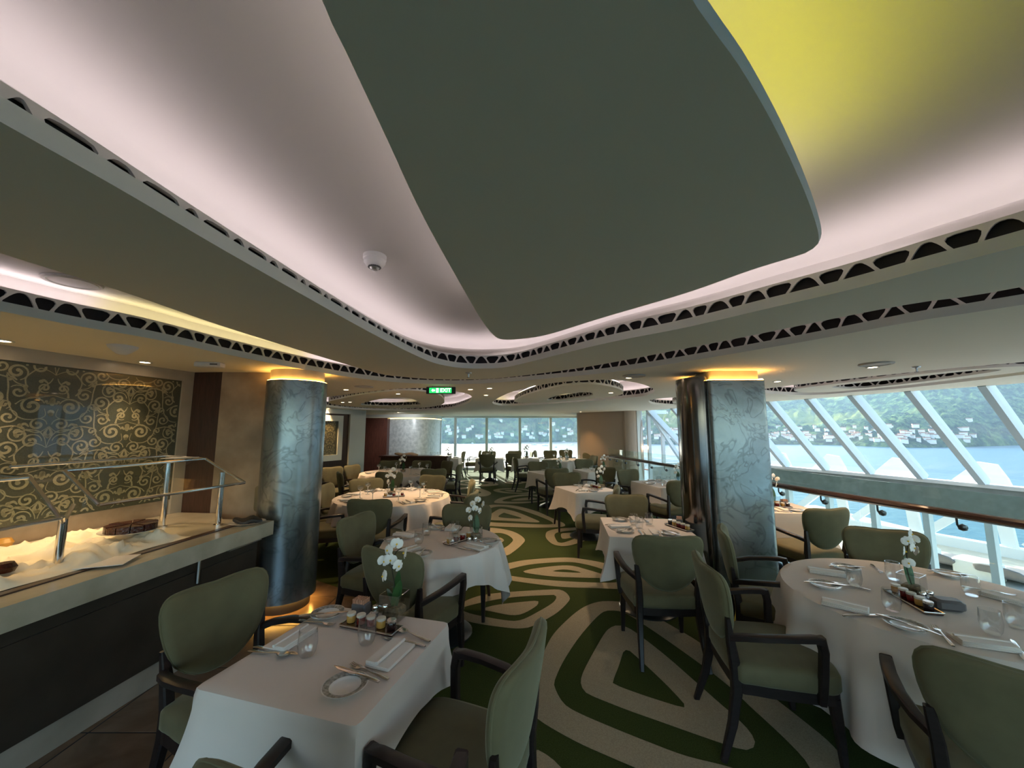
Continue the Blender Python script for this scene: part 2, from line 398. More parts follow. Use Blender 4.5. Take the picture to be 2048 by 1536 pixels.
def cove_edge(lp, parent, inward_hole=True, leds=True, seed=1, z0=ZC, yellow=lambda p: False, every=1):
    """lp: ccw loop of a hole; the lattice stands on the loop and the hollow behind it is outside"""
    s = 1 if inward_hole else -1
    up = z0-ZC
    back = offset(lp, .115*s); l = MB(); l.wall(lp, z0, ZL0+up); n = len(lp)
    l.add([(p.x,p.y,ZL0+up) for p in lp]+[(p.x,p.y,ZL0+up) for p in back], [(i,(i+1)%n,(i+1)%n+n,i+n) for i in range(n)])
    ceil_obj('soffit_lip', l, M['lip'], parent)
    lat = MB(); lattice_cells(lat, back, ZL0+up-.004, ZL1+up, out=s, seed=seed)
    o = ceil_obj('lattice_band', lat, M['lattice'], parent, smooth=False)
    bk = MB(); bk.wall(offset(lp, .15*s), z0+.002, ZL1+up-.001); ceil_obj('shade_backing', bk, M['void'], parent)  # black sheet painting the dark hollow seen through the lattice openings
    tp = MB(); a = back; b = offset(lp, .24*s); n = len(a)
    tp.add([(p.x, p.y, ZL1+up) for p in a]+[(p.x, p.y, ZL1+up) for p in b], [(i, (i+1)%n, (i+1)%n+n, i+n) for i in range(n)])
    ceil_obj('cove_shelf', tp, M['lip'], parent)
    if leds:
        for nm, mat, tst in (('light_strip', M['led'], False), ('light_strip', M['ledp'], True)):
            mb = MB(); q0 = offset(lp, .15*s); q1 = offset(lp, .185*s)
            for i in range(0, n):
                if (yellow(lp[i])) != tst: continue
                j = (i+1) % n
                mb.add([(q0[i].x,q0[i].y,ZL1+up+.002),(q0[j].x,q0[j].y,ZL1+up+.002),(q1[j].x,q1[j].y,ZL1+up+.002),(q1[i].x,q1[i].y,ZL1+up+.002)], [(0,1,2,3)])
            if mb.v:
                me = mb.mesh(nm, mat, False, recalc=False); link(nm, me, parent)
def yel(scale, thr, seed):
    return lambda p: mnoise.noise(Vector((p[0]*scale+seed, p[1]*scale, seed*3.1))) > thr
# ceiling outline (right edge follows the glazing)
GT = [(6.85,-3.2),(6.85,2.5),(6.8,3.5),(6.7,4.4),(6.54,5.26),(6.25,5.98),(6.03,6.75),(5.83,7.5),(5.53,8.2),(5.25,9.0),(4.95,9.9),(4.6,10.9),(4.25,11.9)]
GB = [(8.3,-3.2),(8.3,3.0),(8.25,4.0),(8.15,4.9),(8.0,5.75),(7.79,6.48),(7.54,7.2),(7.28,7.95),(6.99,8.7),(6.68,9.5),(6.38,10.4),(6.1,11.5),(5.8,12.5)]
outerC = [(-6.4,-3.2)] + GT + [(4.25,17.1),(-6.4,17.1)]
FA = loop([(640,812),(718,819),(780,821),(835,821),(894,818),(920,812),(938,805),(944,797),(940,790),(923,785),(890,779),(855,776.5),(820,776.5),(777,779),(699,788),(640,797),(622,805)], (), .10)
FAi = loop([(657,805),(690,812),(760,817),(820,816.5),(860,814),(885,808),(888,800),(880,791),(860,785),(820,781),(777,783),(720,790),(680,798)], (), .10)
FAh = loop([(722,809),(760,812),(800,812),(838,810),(838,805),(828,799),(805,795),(780,796),(750,800)], (), .08)
FB = loop([(985,806),(1000,811),(1030,811),(1090,808),(1160,803),(1271,794),(1300,788),(1310,781),(1302,775),(1285,768.5),(1260,763),(1234,760),(1200,759.5),(1160,761.6),(1120,764.5),(1085,769),(1050,776),(1015,787),(993,798)], (), .10)
FBi = loop([(1030,804),(1050,806),(1100,805),(1160,800),(1210,795),(1240,790),(1247,785),(1238,778),(1215,772),(1190,768.5),(1160,768.5),(1130,771),(1104,776),(1075,783),(1050,791),(1035,798)], (), .10)
FBh = loop([(1094,800),(1120,800),(1150,796),(1180,792),(1186,789),(1180,785),(1160,785),(1130,788),(1108,793)], (), .08)
FC = loop([(1297,803),(1310,809),(1350,812),(1400,810),(1450,806),(1480,801),(1470,796),(1420,793),(1370,793.5),(1330,796),(1305,799)], (), .12)
FCi = loop([(1345,806),(1370,808),(1410,806.5),(1445,803),(1440,799),(1400,797),(1365,799)], (), .12)
FD = loop([(1516,782),(1540,787),(1590,790),(1642,789),(1720,783),(1809,776),(1930,763),(2048,749),(2150,735),(2150,715),(2048,724),(1900,737),(1750,752),(1640,764),(1580,771),(1535,777)], (), .12)
FDi = loop([(1588,781),(1610,785),(1660,784),(1720,779),(1809,771),(1930,757),(2048,743),(2060,733),(1990,735),(1880,744),(1760,757),(1660,769),(1605,776)], (), .12)
FDh = loop([(1663,774),(1690,777),(1740,775),(1830,765),(1930,752),(2000,741),(1980,739),(1900,746),(1780,760),(1700,768)], (), .10)
FE = loop([(1504,795),(1525,799),(1560,797),(1580,795),(1570,793),(1530,792)], (), .12)
ceil = MB(); ceil.slab([outerC, O1, FA, FB, FC, FD], ZC, ZC)
CE = obj('ceiling', ceil, M['soffit'], smooth=False); tag(CE, kind='structure')
up = MB(); up.slab([offset(O1, .26), offset(O3, .26)], ZV, ZV); up.slab([offset(O3, -.04)], ZU, ZU)
cvp = [(.26,ZV),(.252,ZV+.03),(.215,ZV+.062),(.14,ZV+.090),(.05,ZV+.106),(-.04,ZU)]; cvl = [offset(O3, o_) for o_, z_ in cvp]; n_ = len(O3)
cvm = MB(); cvm.add([(p.x, p.y, cvp[k][1]) for k in range(6) for p in cvl[k]], [(k*n_+i, k*n_+(i+1)%n_, (k+1)*n_+(i+1)%n_, (k+1)*n_+i) for k in range(5) for i in range(n_)])
obj('cove_curve', cvm, M['upper'], CE, angle=80)
for l_ in (FA, FB, FC, FD): up.slab([offset(l_, .25)], ZU-.004, ZU-.004)
obj('upper_ceiling', up, M['upper'], CE, smooth=False)
wl_ = MB(); wl_.wall(offset(O1, .24), ZL1, ZV+.002)
for l_ in (FA, FB, FC, FD): wl_.wall(offset(l_, .23), ZL1, ZU)
obj('cove_wall', wl_, M['upper'], CE)
cove_edge(O1, CE, seed=3, yellow=yel(.55, .48, 4.3))
# ring panel
rg = MB(); rg.slab([O2, O3], ZC, ZC); rg.wall(O2, ZC, ZL1)
rt = MB(); rt.slab([O2, offset(O3, .23)], ZL1, ZL1)
RP = obj('suspended_ring_panel', rg, M['soffit'], CE); obj('panel_top', rt, M['lip'], RP, smooth=False)
cove_edge(O3, RP, seed=5, yellow=yel(.8, .32, 9.1))
# centre panel with bevelled edge
cp = MB(); cp.slab([CP], ZC, ZC); CPP = obj('suspended_centre_panel', cp, M['soffit'], CE, smooth=False)
bv = MB(); a = CP; b = offset(CP, .008); n = len(a)
bv.add([(p.x,p.y,ZC) for p in a]+[(p.x,p.y,ZC+.018) for p in b], [(i,(i+1)%n,(i+1)%n+n,i+n) for i in range(n)]); bv.slab([offset(CP, .008)], ZC+.018, ZC+.018)
obj('panel_edge', bv, M['lip'], CPP)
def strip(lp, inset, z, parent, yf, w=.022, ym='ledp'):
    q0 = offset(lp, -inset); q1 = offset(lp, -inset-w); n = len(lp)
    for mat, t in ((M['led'], False), (M[ym], True)):
        mb = MB()
        for i in range(n):
            if yf(lp[i]) == t:
                j = (i+1) % n; mb.add([(q0[i].x,q0[i].y,z),(q0[j].x,q0[j].y,z),(q1[j].x,q1[j].y,z),(q1[i].x,q1[i].y,z)], [(0,3,2,1)])
        if mb.v: link('light_strip', mb.mesh('light_strip', mat, False, recalc=False), parent)
strip(CP, .01, ZC+.03, CPP, lambda p: (p[0] > .28 and p[1] < 1.25), .03, 'ledy')
strip(O2, .10, ZL1+.012, RP, yel(.6, .34, 2.2), .008)
for lo, li, lh, sd in ((FA, FAi, FAh, 11), (FB, FBi, FBh, 12), (FC, FCi, None, 13), (FD, FDi, FDh, 14)):
    cove_edge(lo, CE, seed=sd, yellow=yel(.5, .1, sd))
    rg = MB(); rg.slab([li] + ([lh] if lh else []), ZC, ZC)
    R2 = obj('suspended_leaf_panel', rg, M['soffit'], CE, smooth=False)
    lat = MB(); lattice_cells(lat, li, ZC+.02, ZC+.10, out=-1, seed=sd); obj('lattice_band', lat, M['lattice'], R2, smooth=False)
    bk = MB(); bk.wall(offset(li, -.04), ZC+.002, ZC+.10); obj('shade_backing', bk, M['void'], R2)  # black sheet again stands in for shade behind the leaf lattice
    tp = MB(); tp.slab([li] + ([lh] if lh else []), ZC+.10, ZC+.10); tp.wall(li, ZC, ZC+.02); obj('panel_top', tp, M['lip'], R2, smooth=False)
    strip(li, .02, ZC+.115, R2, yel(.5, 0, sd+2), .02)
    if lh:
        l = MB(); l.wall(lh, ZC, ZC+.02); obj('soffit_lip', l, M['lip'], R2)
        lat = MB(); lattice_cells(lat, lh, ZC+.02, ZC+.10, out=1, seed=sd+3); obj('lattice_band', lat, M['lattice'], R2, smooth=False)
# roof above everything keeps the sky out
rf = MB(); rf.slab([outerC], ZC+.5, ZC+.62); obj('roof_deck', rf, M['void'], CE, smooth=False)
sd_ = MB(); sd_.wall(outerC, ZC, ZC+.62); obj('edge_fascia', sd_, M['pale'], CE)

# ------------------------------------------------------------------ floor
RAIL = crom([(4.75,-3.2,0),(4.65,1,0),(4.55,2.5,0),(4.3,3.7,0),(3.97,5.2,0),(3.84,6.5,0),(3.7,8,0),(3.4,10,0),(3.0,11.9,0),(3.05,12.6,0)], 6, False)
railx = [(p.x+.12, p.y) for p in RAIL]
floorp = [(-6.4,-3.2)] + railx + [(3.6,17.1),(-6.4,17.1)]
fm = MB(); fm.slab([floorp], -.25, -.004); FL = obj('floor', fm, M['void'], smooth=False); tag(FL, kind='structure')
# carpet and tiles laid on the slab
cedge = [(p[0]-.1, p[1]) for p in railx if p[1] > -3]
innr = crom([(-1.75,-3.2,0),(-1.6,0,0),(-1.42,1.6,0),(-1.34,2.6,0),(-1.38,3.5,0),(-1.58,4.15,0),(-2.2,4.6,0),(-3.0,5.0,0),(-6.3,5.0,0)], 6, False)
crp = [(p.x, p.y) for p in innr] + [(-6.35,17.0),(3.3,17.0)] + [(p.x-.55, p.y) for p in RAIL[::-1]]
cm = MB(); cm.slab([crp], 0, 0); obj('carpet', cm, M['carpet'], FL, smooth=False)
def floor_tiles():
    def inside(x, y, poly):
        c = False; n = len(poly)
        for i in range(n):
            x1, y1 = poly[i]; x2, y2 = poly[(i+1) % n]
            if (y1 > y) != (y2 > y) and x < (x2-x1)*(y-y1)/(y2-y1)+x1: c = not c
        return c
    me = MB().bbox((0,0,0), (.594,.594,.012), .003).mesh('tile', M['tile'])
    rest = MB(); k = 0
    for ix in range(-11, 9):
        for iy in range(-5, 27):
            x = ix*.6+.3; y = iy*.6+.3
            if inside(x, y, floorp) and (not inside(x-.35, y, crp) or not inside(x+.35, y, crp) or not inside(x, y+.35, crp)):
                if (x < 0 and y < 5.5) or x > 1:
                    if k < 300: link('tile', me, FL, (x, y, -.0085)); k += 1
floor_tiles()
def motif(loops, sc=1, ox=0, oy=0):
    L = [ccw(resample(crom([P(ox+u/sc, oy+v/sc, 0) for u, v in lp], 6), .05)) for lp in loops]
    L = [[(p.x, p.y) for p in lp] for lp in L]; out = []
    for i in range(0, len(L), 2):
        mb = MB(); mb.slab(L[i:i+2], .004, .004); obj('carpet_motif', mb, M['motif'], FL, smooth=False)
motif([[(1215,1203),(1254,1207),(1300,1228),(1348,1255),(1395,1283),(1428,1308),(1490,1352),(1568,1412),(1611,1446),(1647,1475),(1674,1502),(1700,1540),(1700,1600),(1600,1640),(1480,1620),(1350,1572),(1268,1536),(1219,1515),(1147,1482),(1074,1438),(1062,1410),(1066,1375),(1078,1330),(1103,1275),(1135,1240),(1164,1217),(1190,1206)],
  [(1226,1222),(1245,1225),(1261,1233),(1313,1267),(1395,1325),(1456,1372),(1500,1414),(1535,1446),(1580,1489),(1616,1530),(1620,1560),(1570,1568),(1454,1534),(1371,1513),(1301,1487),(1219,1454),(1151,1424),(1125,1405),(1109,1374),(1111,1358),(1130,1318),(1165,1267),(1203,1227)],
  [(1231,1252),(1245,1253),(1266,1262),(1325,1307),(1386,1360),(1432,1401),(1470,1434),(1500,1465),(1511,1490),(1500,1500),(1486,1501),(1458,1493),(1380,1466),(1313,1442),(1254,1421),(1184,1393),(1170,1384),(1162,1370),(1165,1349),(1184,1311),(1212,1264)],
  [(1252,1301),(1261,1304),(1325,1363),(1370,1411),(1369,1416),(1357,1414),(1285,1391),(1232,1371),(1227,1362),(1238,1332),(1247,1304)]])
K = dict(sc=5.12, ox=900, oy=1080)
motif([[(390,330),(480,270),(600,240),(800,205),(1180,182),(1400,205),(1580,240),(1780,300),(1930,390),(1960,460),(1850,506),(1500,497),(1100,480),(700,430),(480,390),(400,360)],
  [(530,335),(620,300),(850,250),(1200,228),(1400,255),(1570,305),(1700,360),(1780,415),(1640,440),(1250,430),(850,400),(600,365)],
  [(750,325),(900,290),(1200,263),(1400,305),(1640,385),(1500,392),(1100,380),(850,352)],
  [(1050,322),(1180,305),(1350,337),(1200,334)]], **K)
motif([[(60,690),(250,590),(500,545),(1000,512),(1150,520),(1225,590),(1200,650),(1080,760),(860,880),(750,908),(600,905),(230,850),(70,780)],
  [(110,705),(300,650),(600,595),(1000,568),(1085,575),(1060,640),(900,740),(720,825),(560,825),(260,770),(150,735)],
  [(335,710),(500,665),(850,628),(905,635),(870,690),(680,775),(420,735)]], **K)
K = dict(sc=6.4, ox=900, oy=960)
motif([[(330,440),(400,375),(500,325),(650,318),(850,335),(1100,400),(1350,510),(1460,560),(1440,600),(1150,612),(800,605),(480,588),(330,550),(300,500)],
  [(420,430),(480,390),(560,350),(700,345),(900,385),(1150,470),(1310,545),(1260,572),(900,560),(490,540),(410,500)],
  [(500,460),(620,378),(700,375),(850,410),(1050,490),(1145,535),(1080,545),(750,525),(500,510)],
  [(630,478),(680,425),(720,430),(920,495)]], **K)
motif([[(300,640),(520,615),(700,635),(850,680),(955,760),(920,830),(800,930),(700,975),(400,1010),(250,950),(220,750)],
  [(400,720),(600,680),(720,700),(800,755),(790,800),(680,880),(480,920),(370,850)],
  [(500,760),(620,735),(690,770),(660,800),(560,820)]], **K)
motif([[(1225,700),(1260,655),(1400,625),(1700,605),(1850,605),(1945,640),(1880,720),(1640,810),(1480,848),(1330,830),(1240,760)],
  [(1340,700),(1420,665),(1700,640),(1780,650),(1740,690),(1500,790),(1400,805),(1360,770)],
  [(1425,690),(1500,680),(1640,672),(1640,715),(1480,755),(1430,745)]], **K)
motif([[(555,130),(650,110),(850,108),(1000,125),(1100,160),(1000,178),(750,172),(600,155)],
  [(630,132),(750,120),(900,122),(1010,145),(950,165),(760,160)], [(700,135),(850,130),(930,148),(800,152)]], **K)
motif([[(565,280),(650,230),(850,195),(1000,185),(1200,200),(1250,240),(1200,275),(900,302),(620,300)],
  [(670,270),(800,225),(1000,205),(1150,220),(1180,262),(900,280)],
  [(780,262),(900,235),(1050,225),(1110,250),(900,266)]], **K)
motif([[(50,120),(180,95),(330,95),(520,160),(450,210),(200,200),(70,170)], [(110,130),(250,115),(400,160),(280,185),(130,165)]], **K)
motif([[(60,20),(200,0),(450,5),(620,55),(500,80),(250,75),(80,55)], [(120,28),(280,14),(500,45),(330,64),(150,48)], [(190,32),(290,26),(380,42),(280,52)]], **K)
motif([[(700,30),(850,5),(1000,20),(900,48),(760,50)], [(760,32),(860,18),(920,30),(850,42)]], **K)
motif([[(1692,1416),(1750,1406),(1790,1420),(1800,1450),(1740,1452),(1700,1442)]])
motif([[(985,1560),(1060,1503),(1095,1512),(1125,1540),(1160,1580),(1060,1640)]])
motif([[(640,1010),(760,1000),(830,1060),(700,1080)], [(680,1020),(750,1014),(780,1050),(710,1060)]])
# ------------------------------------------------------------------ walls on the left
ZT = ZC
A1 = P(0, 690, ZC); A2 = P(385, 745, ZC)
dW = (A2-A1).normalized(); dW.z = 0; A0 = A2 - dW*7.6; A0.z = 0
nW = Vector((dW.y, -dW.x, 0))
def wq(s, z, off=0): p = A2 + dW*s + nW*off; return Vector((p.x, p.y, z))
def wbox(mb, s0, s1, z0, z1, off, th):
    vs = [wq(s, z, o) for s in (s0, s1) for o in (off, off+th) for z in (z0, z1)]
    mb.add(vs, [(0,1,3,2),(4,6,7,5),(0,4,5,1),(2,3,7,6),(0,2,6,4),(1,5,7,3)])
w = MB(); wbox(w, -7.6, 0, 0, ZC, -.12, .12); WL = obj('wall_left', w, M['stone'], smooth=False); tag(WL, kind='structure')
pz = PW(362, 762, A2, nW); sR = (pz-A2).dot(dW); zTop = pz.z
w = MB(); wbox(w, sR, 0, 0, ZC, 0, .03); wbox(w, -7.6, sR, zTop, ZC, 0, .03); obj('marble_border', w, M['stone_trim'], WL, smooth=False)
w = MB(); wbox(w, -7.6, sR, 1.02, zTop, 0, .012); DP = obj('damask_panel', w, M['damask'], WL, smooth=False)
def ribbon(pts, w0, w1, w2, mb):
    n = len(pts); q0 = []; q1 = []
    for i, (s, z) in enumerate(pts):
        a = pts[max(0, i-1)]; b = pts[min(n-1, i+1)]; d = Vector((b[0]-a[0], b[1]-a[1])); d = d.normalized() if d.length > 1e-9 else Vector((1, 0)); nn = Vector((-d.y, d.x)); t = i/(n-1)
        wd = (w0+(w1-w0)*t*2) if t < .5 else (w1+(w2-w1)*(t*2-1))
        q0.append((s+nn.x*wd, z+nn.y*wd)); q1.append((s-nn.x*wd, z-nn.y*wd))
    return q0, q1
def scrolls(mb, sm, mapf):
    # symmetric arabesque in unit coordinates (x half width 1, y up), mirrored
    def sp(cx, cy, r, a0, turns, w=.03, n=26):
        return [(cx + r*(1-.8*k/n)*math.cos(a0+turns*2*PI*k/n), cy + r*(1-.8*k/n)*math.sin(a0+turns*2*PI*k/n)) for k in range(n+1)], w
    def poly(pts, w): return [(p.x, p.y) for p in crom([(x, y, 0) for x, y in pts], 6, False)], w
    C = [sp(.42,.08,.27,PI*.9,-1.5,.05), sp(.20,.62,.15,PI*1.3,1.35,.035), sp(.72,.46,.20,PI*.2,1.3,.035), sp(.80,1.02,.24,-PI*.6,-1.4,.045), sp(.33,1.22,.22,PI,-1.35,.04),
         sp(.85,-.25,.2,PI*.5,1.3,.035), sp(.25,-.45,.2,PI,-1.3,.04), sp(.62,1.5,.18,0,1.3,.03), sp(.60,-.75,.22,PI*.3,-1.3,.04), sp(.95,.1,.13,PI*1.4,-1.2,.03),
         poly([(0,.42),(.18,.36),(.42,.30),(.62,.24),(.74,.12)], .018), poly([(.05,.92),(.10,.80),(.22,.66),(.32,.50),(.34,.38)], .03),
         poly([(0,1.02),(.14,1.12),(.34,1.18),(.5,1.05),(.62,.85),(.58,.62)], .022), poly([(.15,.02),(.12,-.2),(.3,-.3),(.55,-.3),(.75,-.15),(.9,.2),(.93,.6),(.98,.9)], .022),
         poly([(0,-.5),(.2,-.68),(.45,-.62),(.7,-.5),(.98,-.55)], .025), poly([(.0,1.02),(.06,1.3),(.2,1.5),(.45,1.55)], .022), poly([(.62,.66),(.8,.72),(.98,.95)], .02),
         poly([(.5,.44),(.58,.52),(.6,.62)], .05), poly([(.14,.75),(.24,.84),(.30,.80)], .045), poly([(.78,.78),(.88,.86),(.92,.8)], .045), poly([(.42,-.52),(.5,-.44),(.6,-.48)], .045),
         poly([(0,.10),(.03,.2),(0,.28)], .06), poly([(0,.2),(.09,.17),(.13,.22)], .035), poly([(0,-.02),(.04,-.08),(0,-.16)], .05), poly([(.0,1.62),(.07,1.45),(.0,1.35)], .05)]
    for pts, wd in C:
        for mx in (1, -1):
            q0, q1 = ribbon([(x*mx, y) for x, y in pts], wd*.3, wd*.75, wd*.8, mb); n = len(q0)
            vs = [mapf(*p) for p in q0] + [mapf(*p) for p in q1]
            if any(v is None for v in vs): 
                keep = [i for i in range(n-1) if all(vs[j] is not None for j in (i, i+1, i+n, i+n+1))]
                for i in keep: mb.add([vs[i], vs[i+1], vs[i+n+1], vs[i+n]], [(0,1,2,3)])
            else: mb.add(vs, [(i, i+1, i+1+n, i+n) for i in range(n-1)])
            # end bulb
            e = pts[-1]; rr = wd*1.15; c = [mapf((e[0]+rr*math.cos(a*PI/5))*mx, e[1]+rr*math.sin(a*PI/5)) for a in range(10)]
            if all(c): mb.add(c, [tuple(range(10))])
pc = PW(250, 868, A2, nW); sC = (pc-A2).dot(dW); zC_ = pc.z; unit = .50
sm = MB(); k_ = 0
for col in range(-3, 12):
    s_c = sC - col*unit*1.02*1.0*1
    oy = 0 if col % 2 == 0 else .75
    for row in (-2, -1, 0, 1):
        def mapf(x, y, s_c=s_c, oy=oy, row=row):
            s = s_c + x*unit*.52; z = zC_ + (y+oy+row*2.15)*unit*.52
            if s > sR-.01 or s < -7.5 or z > zTop-.01 or z < 1.03: return None
            return wq(s, z, .0135)
        scrolls(sm, None, mapf)
obj('damask_scrollwork', sm, M['scroll'], DP, smooth=False)
# wood return, stone face and pillar
B1 = P(445, 744, ZC); B2 = Vector((-2.42, 4.02, 0))
def vwall(name, a, b, z0, z1, th, mat, parent=None):
    a = Vector((a[0], a[1], 0)); b = Vector((b[0], b[1], 0)); t = (b-a).normalized(); nn = Vector((-t.y, t.x, 0))*th
    mb = MB(); mb.slab([[a[:2], b[:2], (b+nn)[:2], (a+nn)[:2]]], z0, z1); return obj(name, mb, mat, parent, smooth=False)
ww = vwall('wall_left_return', A2, B1, 0, ZC, .15, M['brownwood']); tag(ww, kind='structure')
ws = vwall('wall_left_stone', B1, B2, 0, ZC, .6, M['stone']); tag(ws, kind='structure')
w2 = MB(); w2.slab([[B1[:2], (B1.x+.05, B1.y+.03), (-2.9, 5.0), (-6.4, 5.0), (-6.4, 4.7), (-3.3, 4.7), (A2.x, A2.y+.1)]], 0, ZC); w2o = obj('wall_left_rear', w2, M['taupe'], smooth=False); tag(w2o, kind='structure')
def column(c, r, z0, z1, name, label, len_=0, ang=0, mats=('silverleaf',), cat='pillar'):
    root = empty(name, (c[0], c[1], 0)); tag(root, label, cat)
    def stad(rr, L):
        pts = []
        for k in range(33): a = -PI/2+PI*k/32; pts.append((L/2+rr*math.cos(a), rr*math.sin(a)))
        for k in range(33): a = PI/2+PI*k/32; pts.append((-L/2+rr*math.cos(a), rr*math.sin(a)))
        R = Matrix.Rotation(ang, 2); return [tuple(R @ Vector(p)) for p in pts]
    m = MB(); m.slab([stad(r, len_)], z0, z1); obj('metal_casing', m, M['silverleaf'], root)
    m = MB(); m.slab([stad(r-.05, len_)], 0, z0); obj('recessed_base', m, M['black'], root)
    m = MB(); m.slab([stad(r-.03, len_)], z1, ZC-.001); obj('capital', m, M['stone_trim'], root)
    m = MB(); m.slab([stad(r-.02, len_), stad(r-.045, len_)], .094, .097); obj('base_light_strip', m, M['amber'], root)
    m = MB(); m.slab([stad(r-.006, len_), stad(r-.024, len_)], z1+.002, z1+.005); obj('top_light_strip', m, M['amber'], root)
    return root
LP_ = column((-2.24, 4.0), .28, .10, 2.19, 'metal_pillar', 'silver-leaf clad round pillar at the end of the buffet')
# right pillar: flat slab with rounded half column on its left
RPc = (2.22, 4.02)
rp = empty('metal_pillar', (RPc[0], RPc[1], 0)); tag(rp, 'silver-leaf clad pillar standing between the tables right of the aisle', 'pillar')
def rrect(x0, x1, y0, y1, r, n=8):
    pts = []
    for cx, cy, a0 in ((x1-r,y0+r,-90),(x1-r,y1-r,0),(x0+r,y1-r,90),(x0+r,y0+r,180)):
        for k in range(n+1): a = math.radians(a0+90*k/n); pts.append((cx+r*math.cos(a), cy+r*math.sin(a)))
    return pts
m = MB(); m.slab([rrect(-.24,.34,-.18,.42,.05)], .10, 2.20); obj('metal_casing', m, M['silverleaf'], rp)
m = MB(); m.slab([[(-.29+.135*math.cos(a*PI/12), .10+.24*math.sin(a*PI/12)) for a in range(24)]], .10, 2.24); obj('dark_steel_column', m, pbr('dark_polished_steel', (.22,.20,.19), .14, 1), rp)
m = MB(); m.slab([rrect(-.20,.30,-.14,.38,.04)], 0, .10); obj('recessed_base', m, M['black'], rp)
m = MB(); m.slab([rrect(-.20,.30,-.14,.38,.04)], 2.20, ZC-.001); obj('capital', m, M['stone_trim'], rp)
m = MB(); m.slab([rrect(-.225,.325,-.165,.405,.045), rrect(-.205,.305,-.145,.385,.04)], .094, .097); obj('base_light_strip', m, M['amber'], rp)
m = MB(); m.slab([rrect(-.235,.335,-.175,.415,.045), rrect(-.205,.305,-.145,.385,.04)], 2.202, 2.205); obj('top_light_strip', m, M['amber'], rp)
# far left walls
def panel_wall():
    a = Vector((-6.35, 8.3, 0)); b = Vector((-4.62, 12.0, 0)); t = (b-a).normalized(); nn = Vector((t.y, -t.x, 0))
    def q(s, z, o): p = a+t*s+nn*o; return Vector((p.x, p.y, z))
    def bx(mb, s0, s1, z0, z1, o0, o1):
        vs = [q(s, z, o) for s in (s0, s1) for o in (o0, o1) for z in (z0, z1)]; mb.add(vs, [(0,1,3,2),(4,6,7,5),(0,4,5,1),(2,3,7,6),(0,2,6,4),(1,5,7,3)])
    Lw = (b-a).length; mb = MB(); bx(mb, 0, Lw, 0, ZC, -.3, 0); W = obj('wall_left_far', mb, M['brownwood'], smooth=False); tag(W, kind='structure')
    mb = MB(); bx(mb, Lw-.55, Lw+.05, 0, ZC, 0, .06); bx(mb, 0, Lw, 2.16, ZC, 0, .06); obj('marble_border', mb, M['pale'], W, smooth=False)
    s0, s1, z0, z1 = 1.2, Lw-.95, 1.0, 1.95
    mb = MB(); bx(mb, s0-.2, s1+.16, z0-.16, z0, 0, .05); bx(mb, s0-.2, s1+.16, z1, z1+.16, 0, .05); bx(mb, s1, s1+.16, z0, z1, 0, .05); bx(mb, s0-.2, s0, z0, z1, 0, .05)
    o = obj('picture_frame', mb, M['pale'], smooth=False); tag(o, 'pale marble frame around the damask panel on the far left wall', 'frame')
    mb = MB(); bx(mb, s0, s1, z0, z1, 0, .02); d = obj('damask_panel', mb, M['damask'], o, smooth=False)
    mb = MB(); 
    for i in range(5):
        for j in range(3):
            def mf(x, y, i=i, j=j):
                s = s1-.25-i*.34+x*.17; z = z0+.12+j*.36+y*.15
                return q(s, z, .022) if s0 < s < s1 and z0 < z < z1 else None
            scrolls(mb, None, mf)
    obj('damask_scrollwork', mb, pbr('scroll_gold', (.34,.30,.16), .4), o, smooth=False)
panel_wall()
mb = MB(); arc = crom([(-6.3,15.4,0),(-5.6,15.3,0),(-4.8,15.1,0),(-4.1,14.85,0),(-3.5,14.9,0),(-3.15,15.6,0),(-3.1,16.9,0)], 6, False)
mb.slab([[(p.x, p.y) for p in arc]+[(-6.3,16.9)]], 0, 2.12); W = obj('wall_far_left', mb, M['silverwall']); tag(W, kind='structure')
mb = MB(); mb.slab([[(p.x, p.y) for p in offset(arc, .04, False)]+[(-6.3,16.9)]], 2.17, ZC); obj('cornice', mb, M['pale'], W)
mb = MB(); mb.wall(offset(arc, .02, False), 2.13, 2.16, False); obj('cornice_light_strip', mb, emit('cornice_glow', (1,.72,.3), 2.0), W)
mb = MB(); mb.slab([[(-6.3,14.5),(-4.75,14.75),(-4.75,15.05),(-6.3,15.3)]], 0, 2.15); o = obj('wall_far_wood', mb, M['redwood'], smooth=False); tag(o, kind='structure')
# far windows
YW = 16.9
wf = empty('window_1'); tag(wf, kind='structure')
xs = [-3.12,-2.46,-1.10,.34,1.68,3.0]
for x in xs: mb = MB(); mb.box((x, YW, ZC/2), (.11,.14,ZC)); obj('mullion', mb, M['frame_white'], wf, smooth=False)
for z, h in ((.05,.10),(.42,.05),(ZC-.04,.08)): mb = MB(); mb.box((-.05, YW, z), (6.1,.10,h)); obj('transom', mb, M['frame_white'], wf, smooth=False)
for i in range(5): mb = MB(); mb.box(((xs[i]+xs[i+1])/2, YW, ZC/2), (xs[i+1]-xs[i]-.1,.01,ZC-.1)); obj('pane', mb, M['pane'], wf, smooth=False)
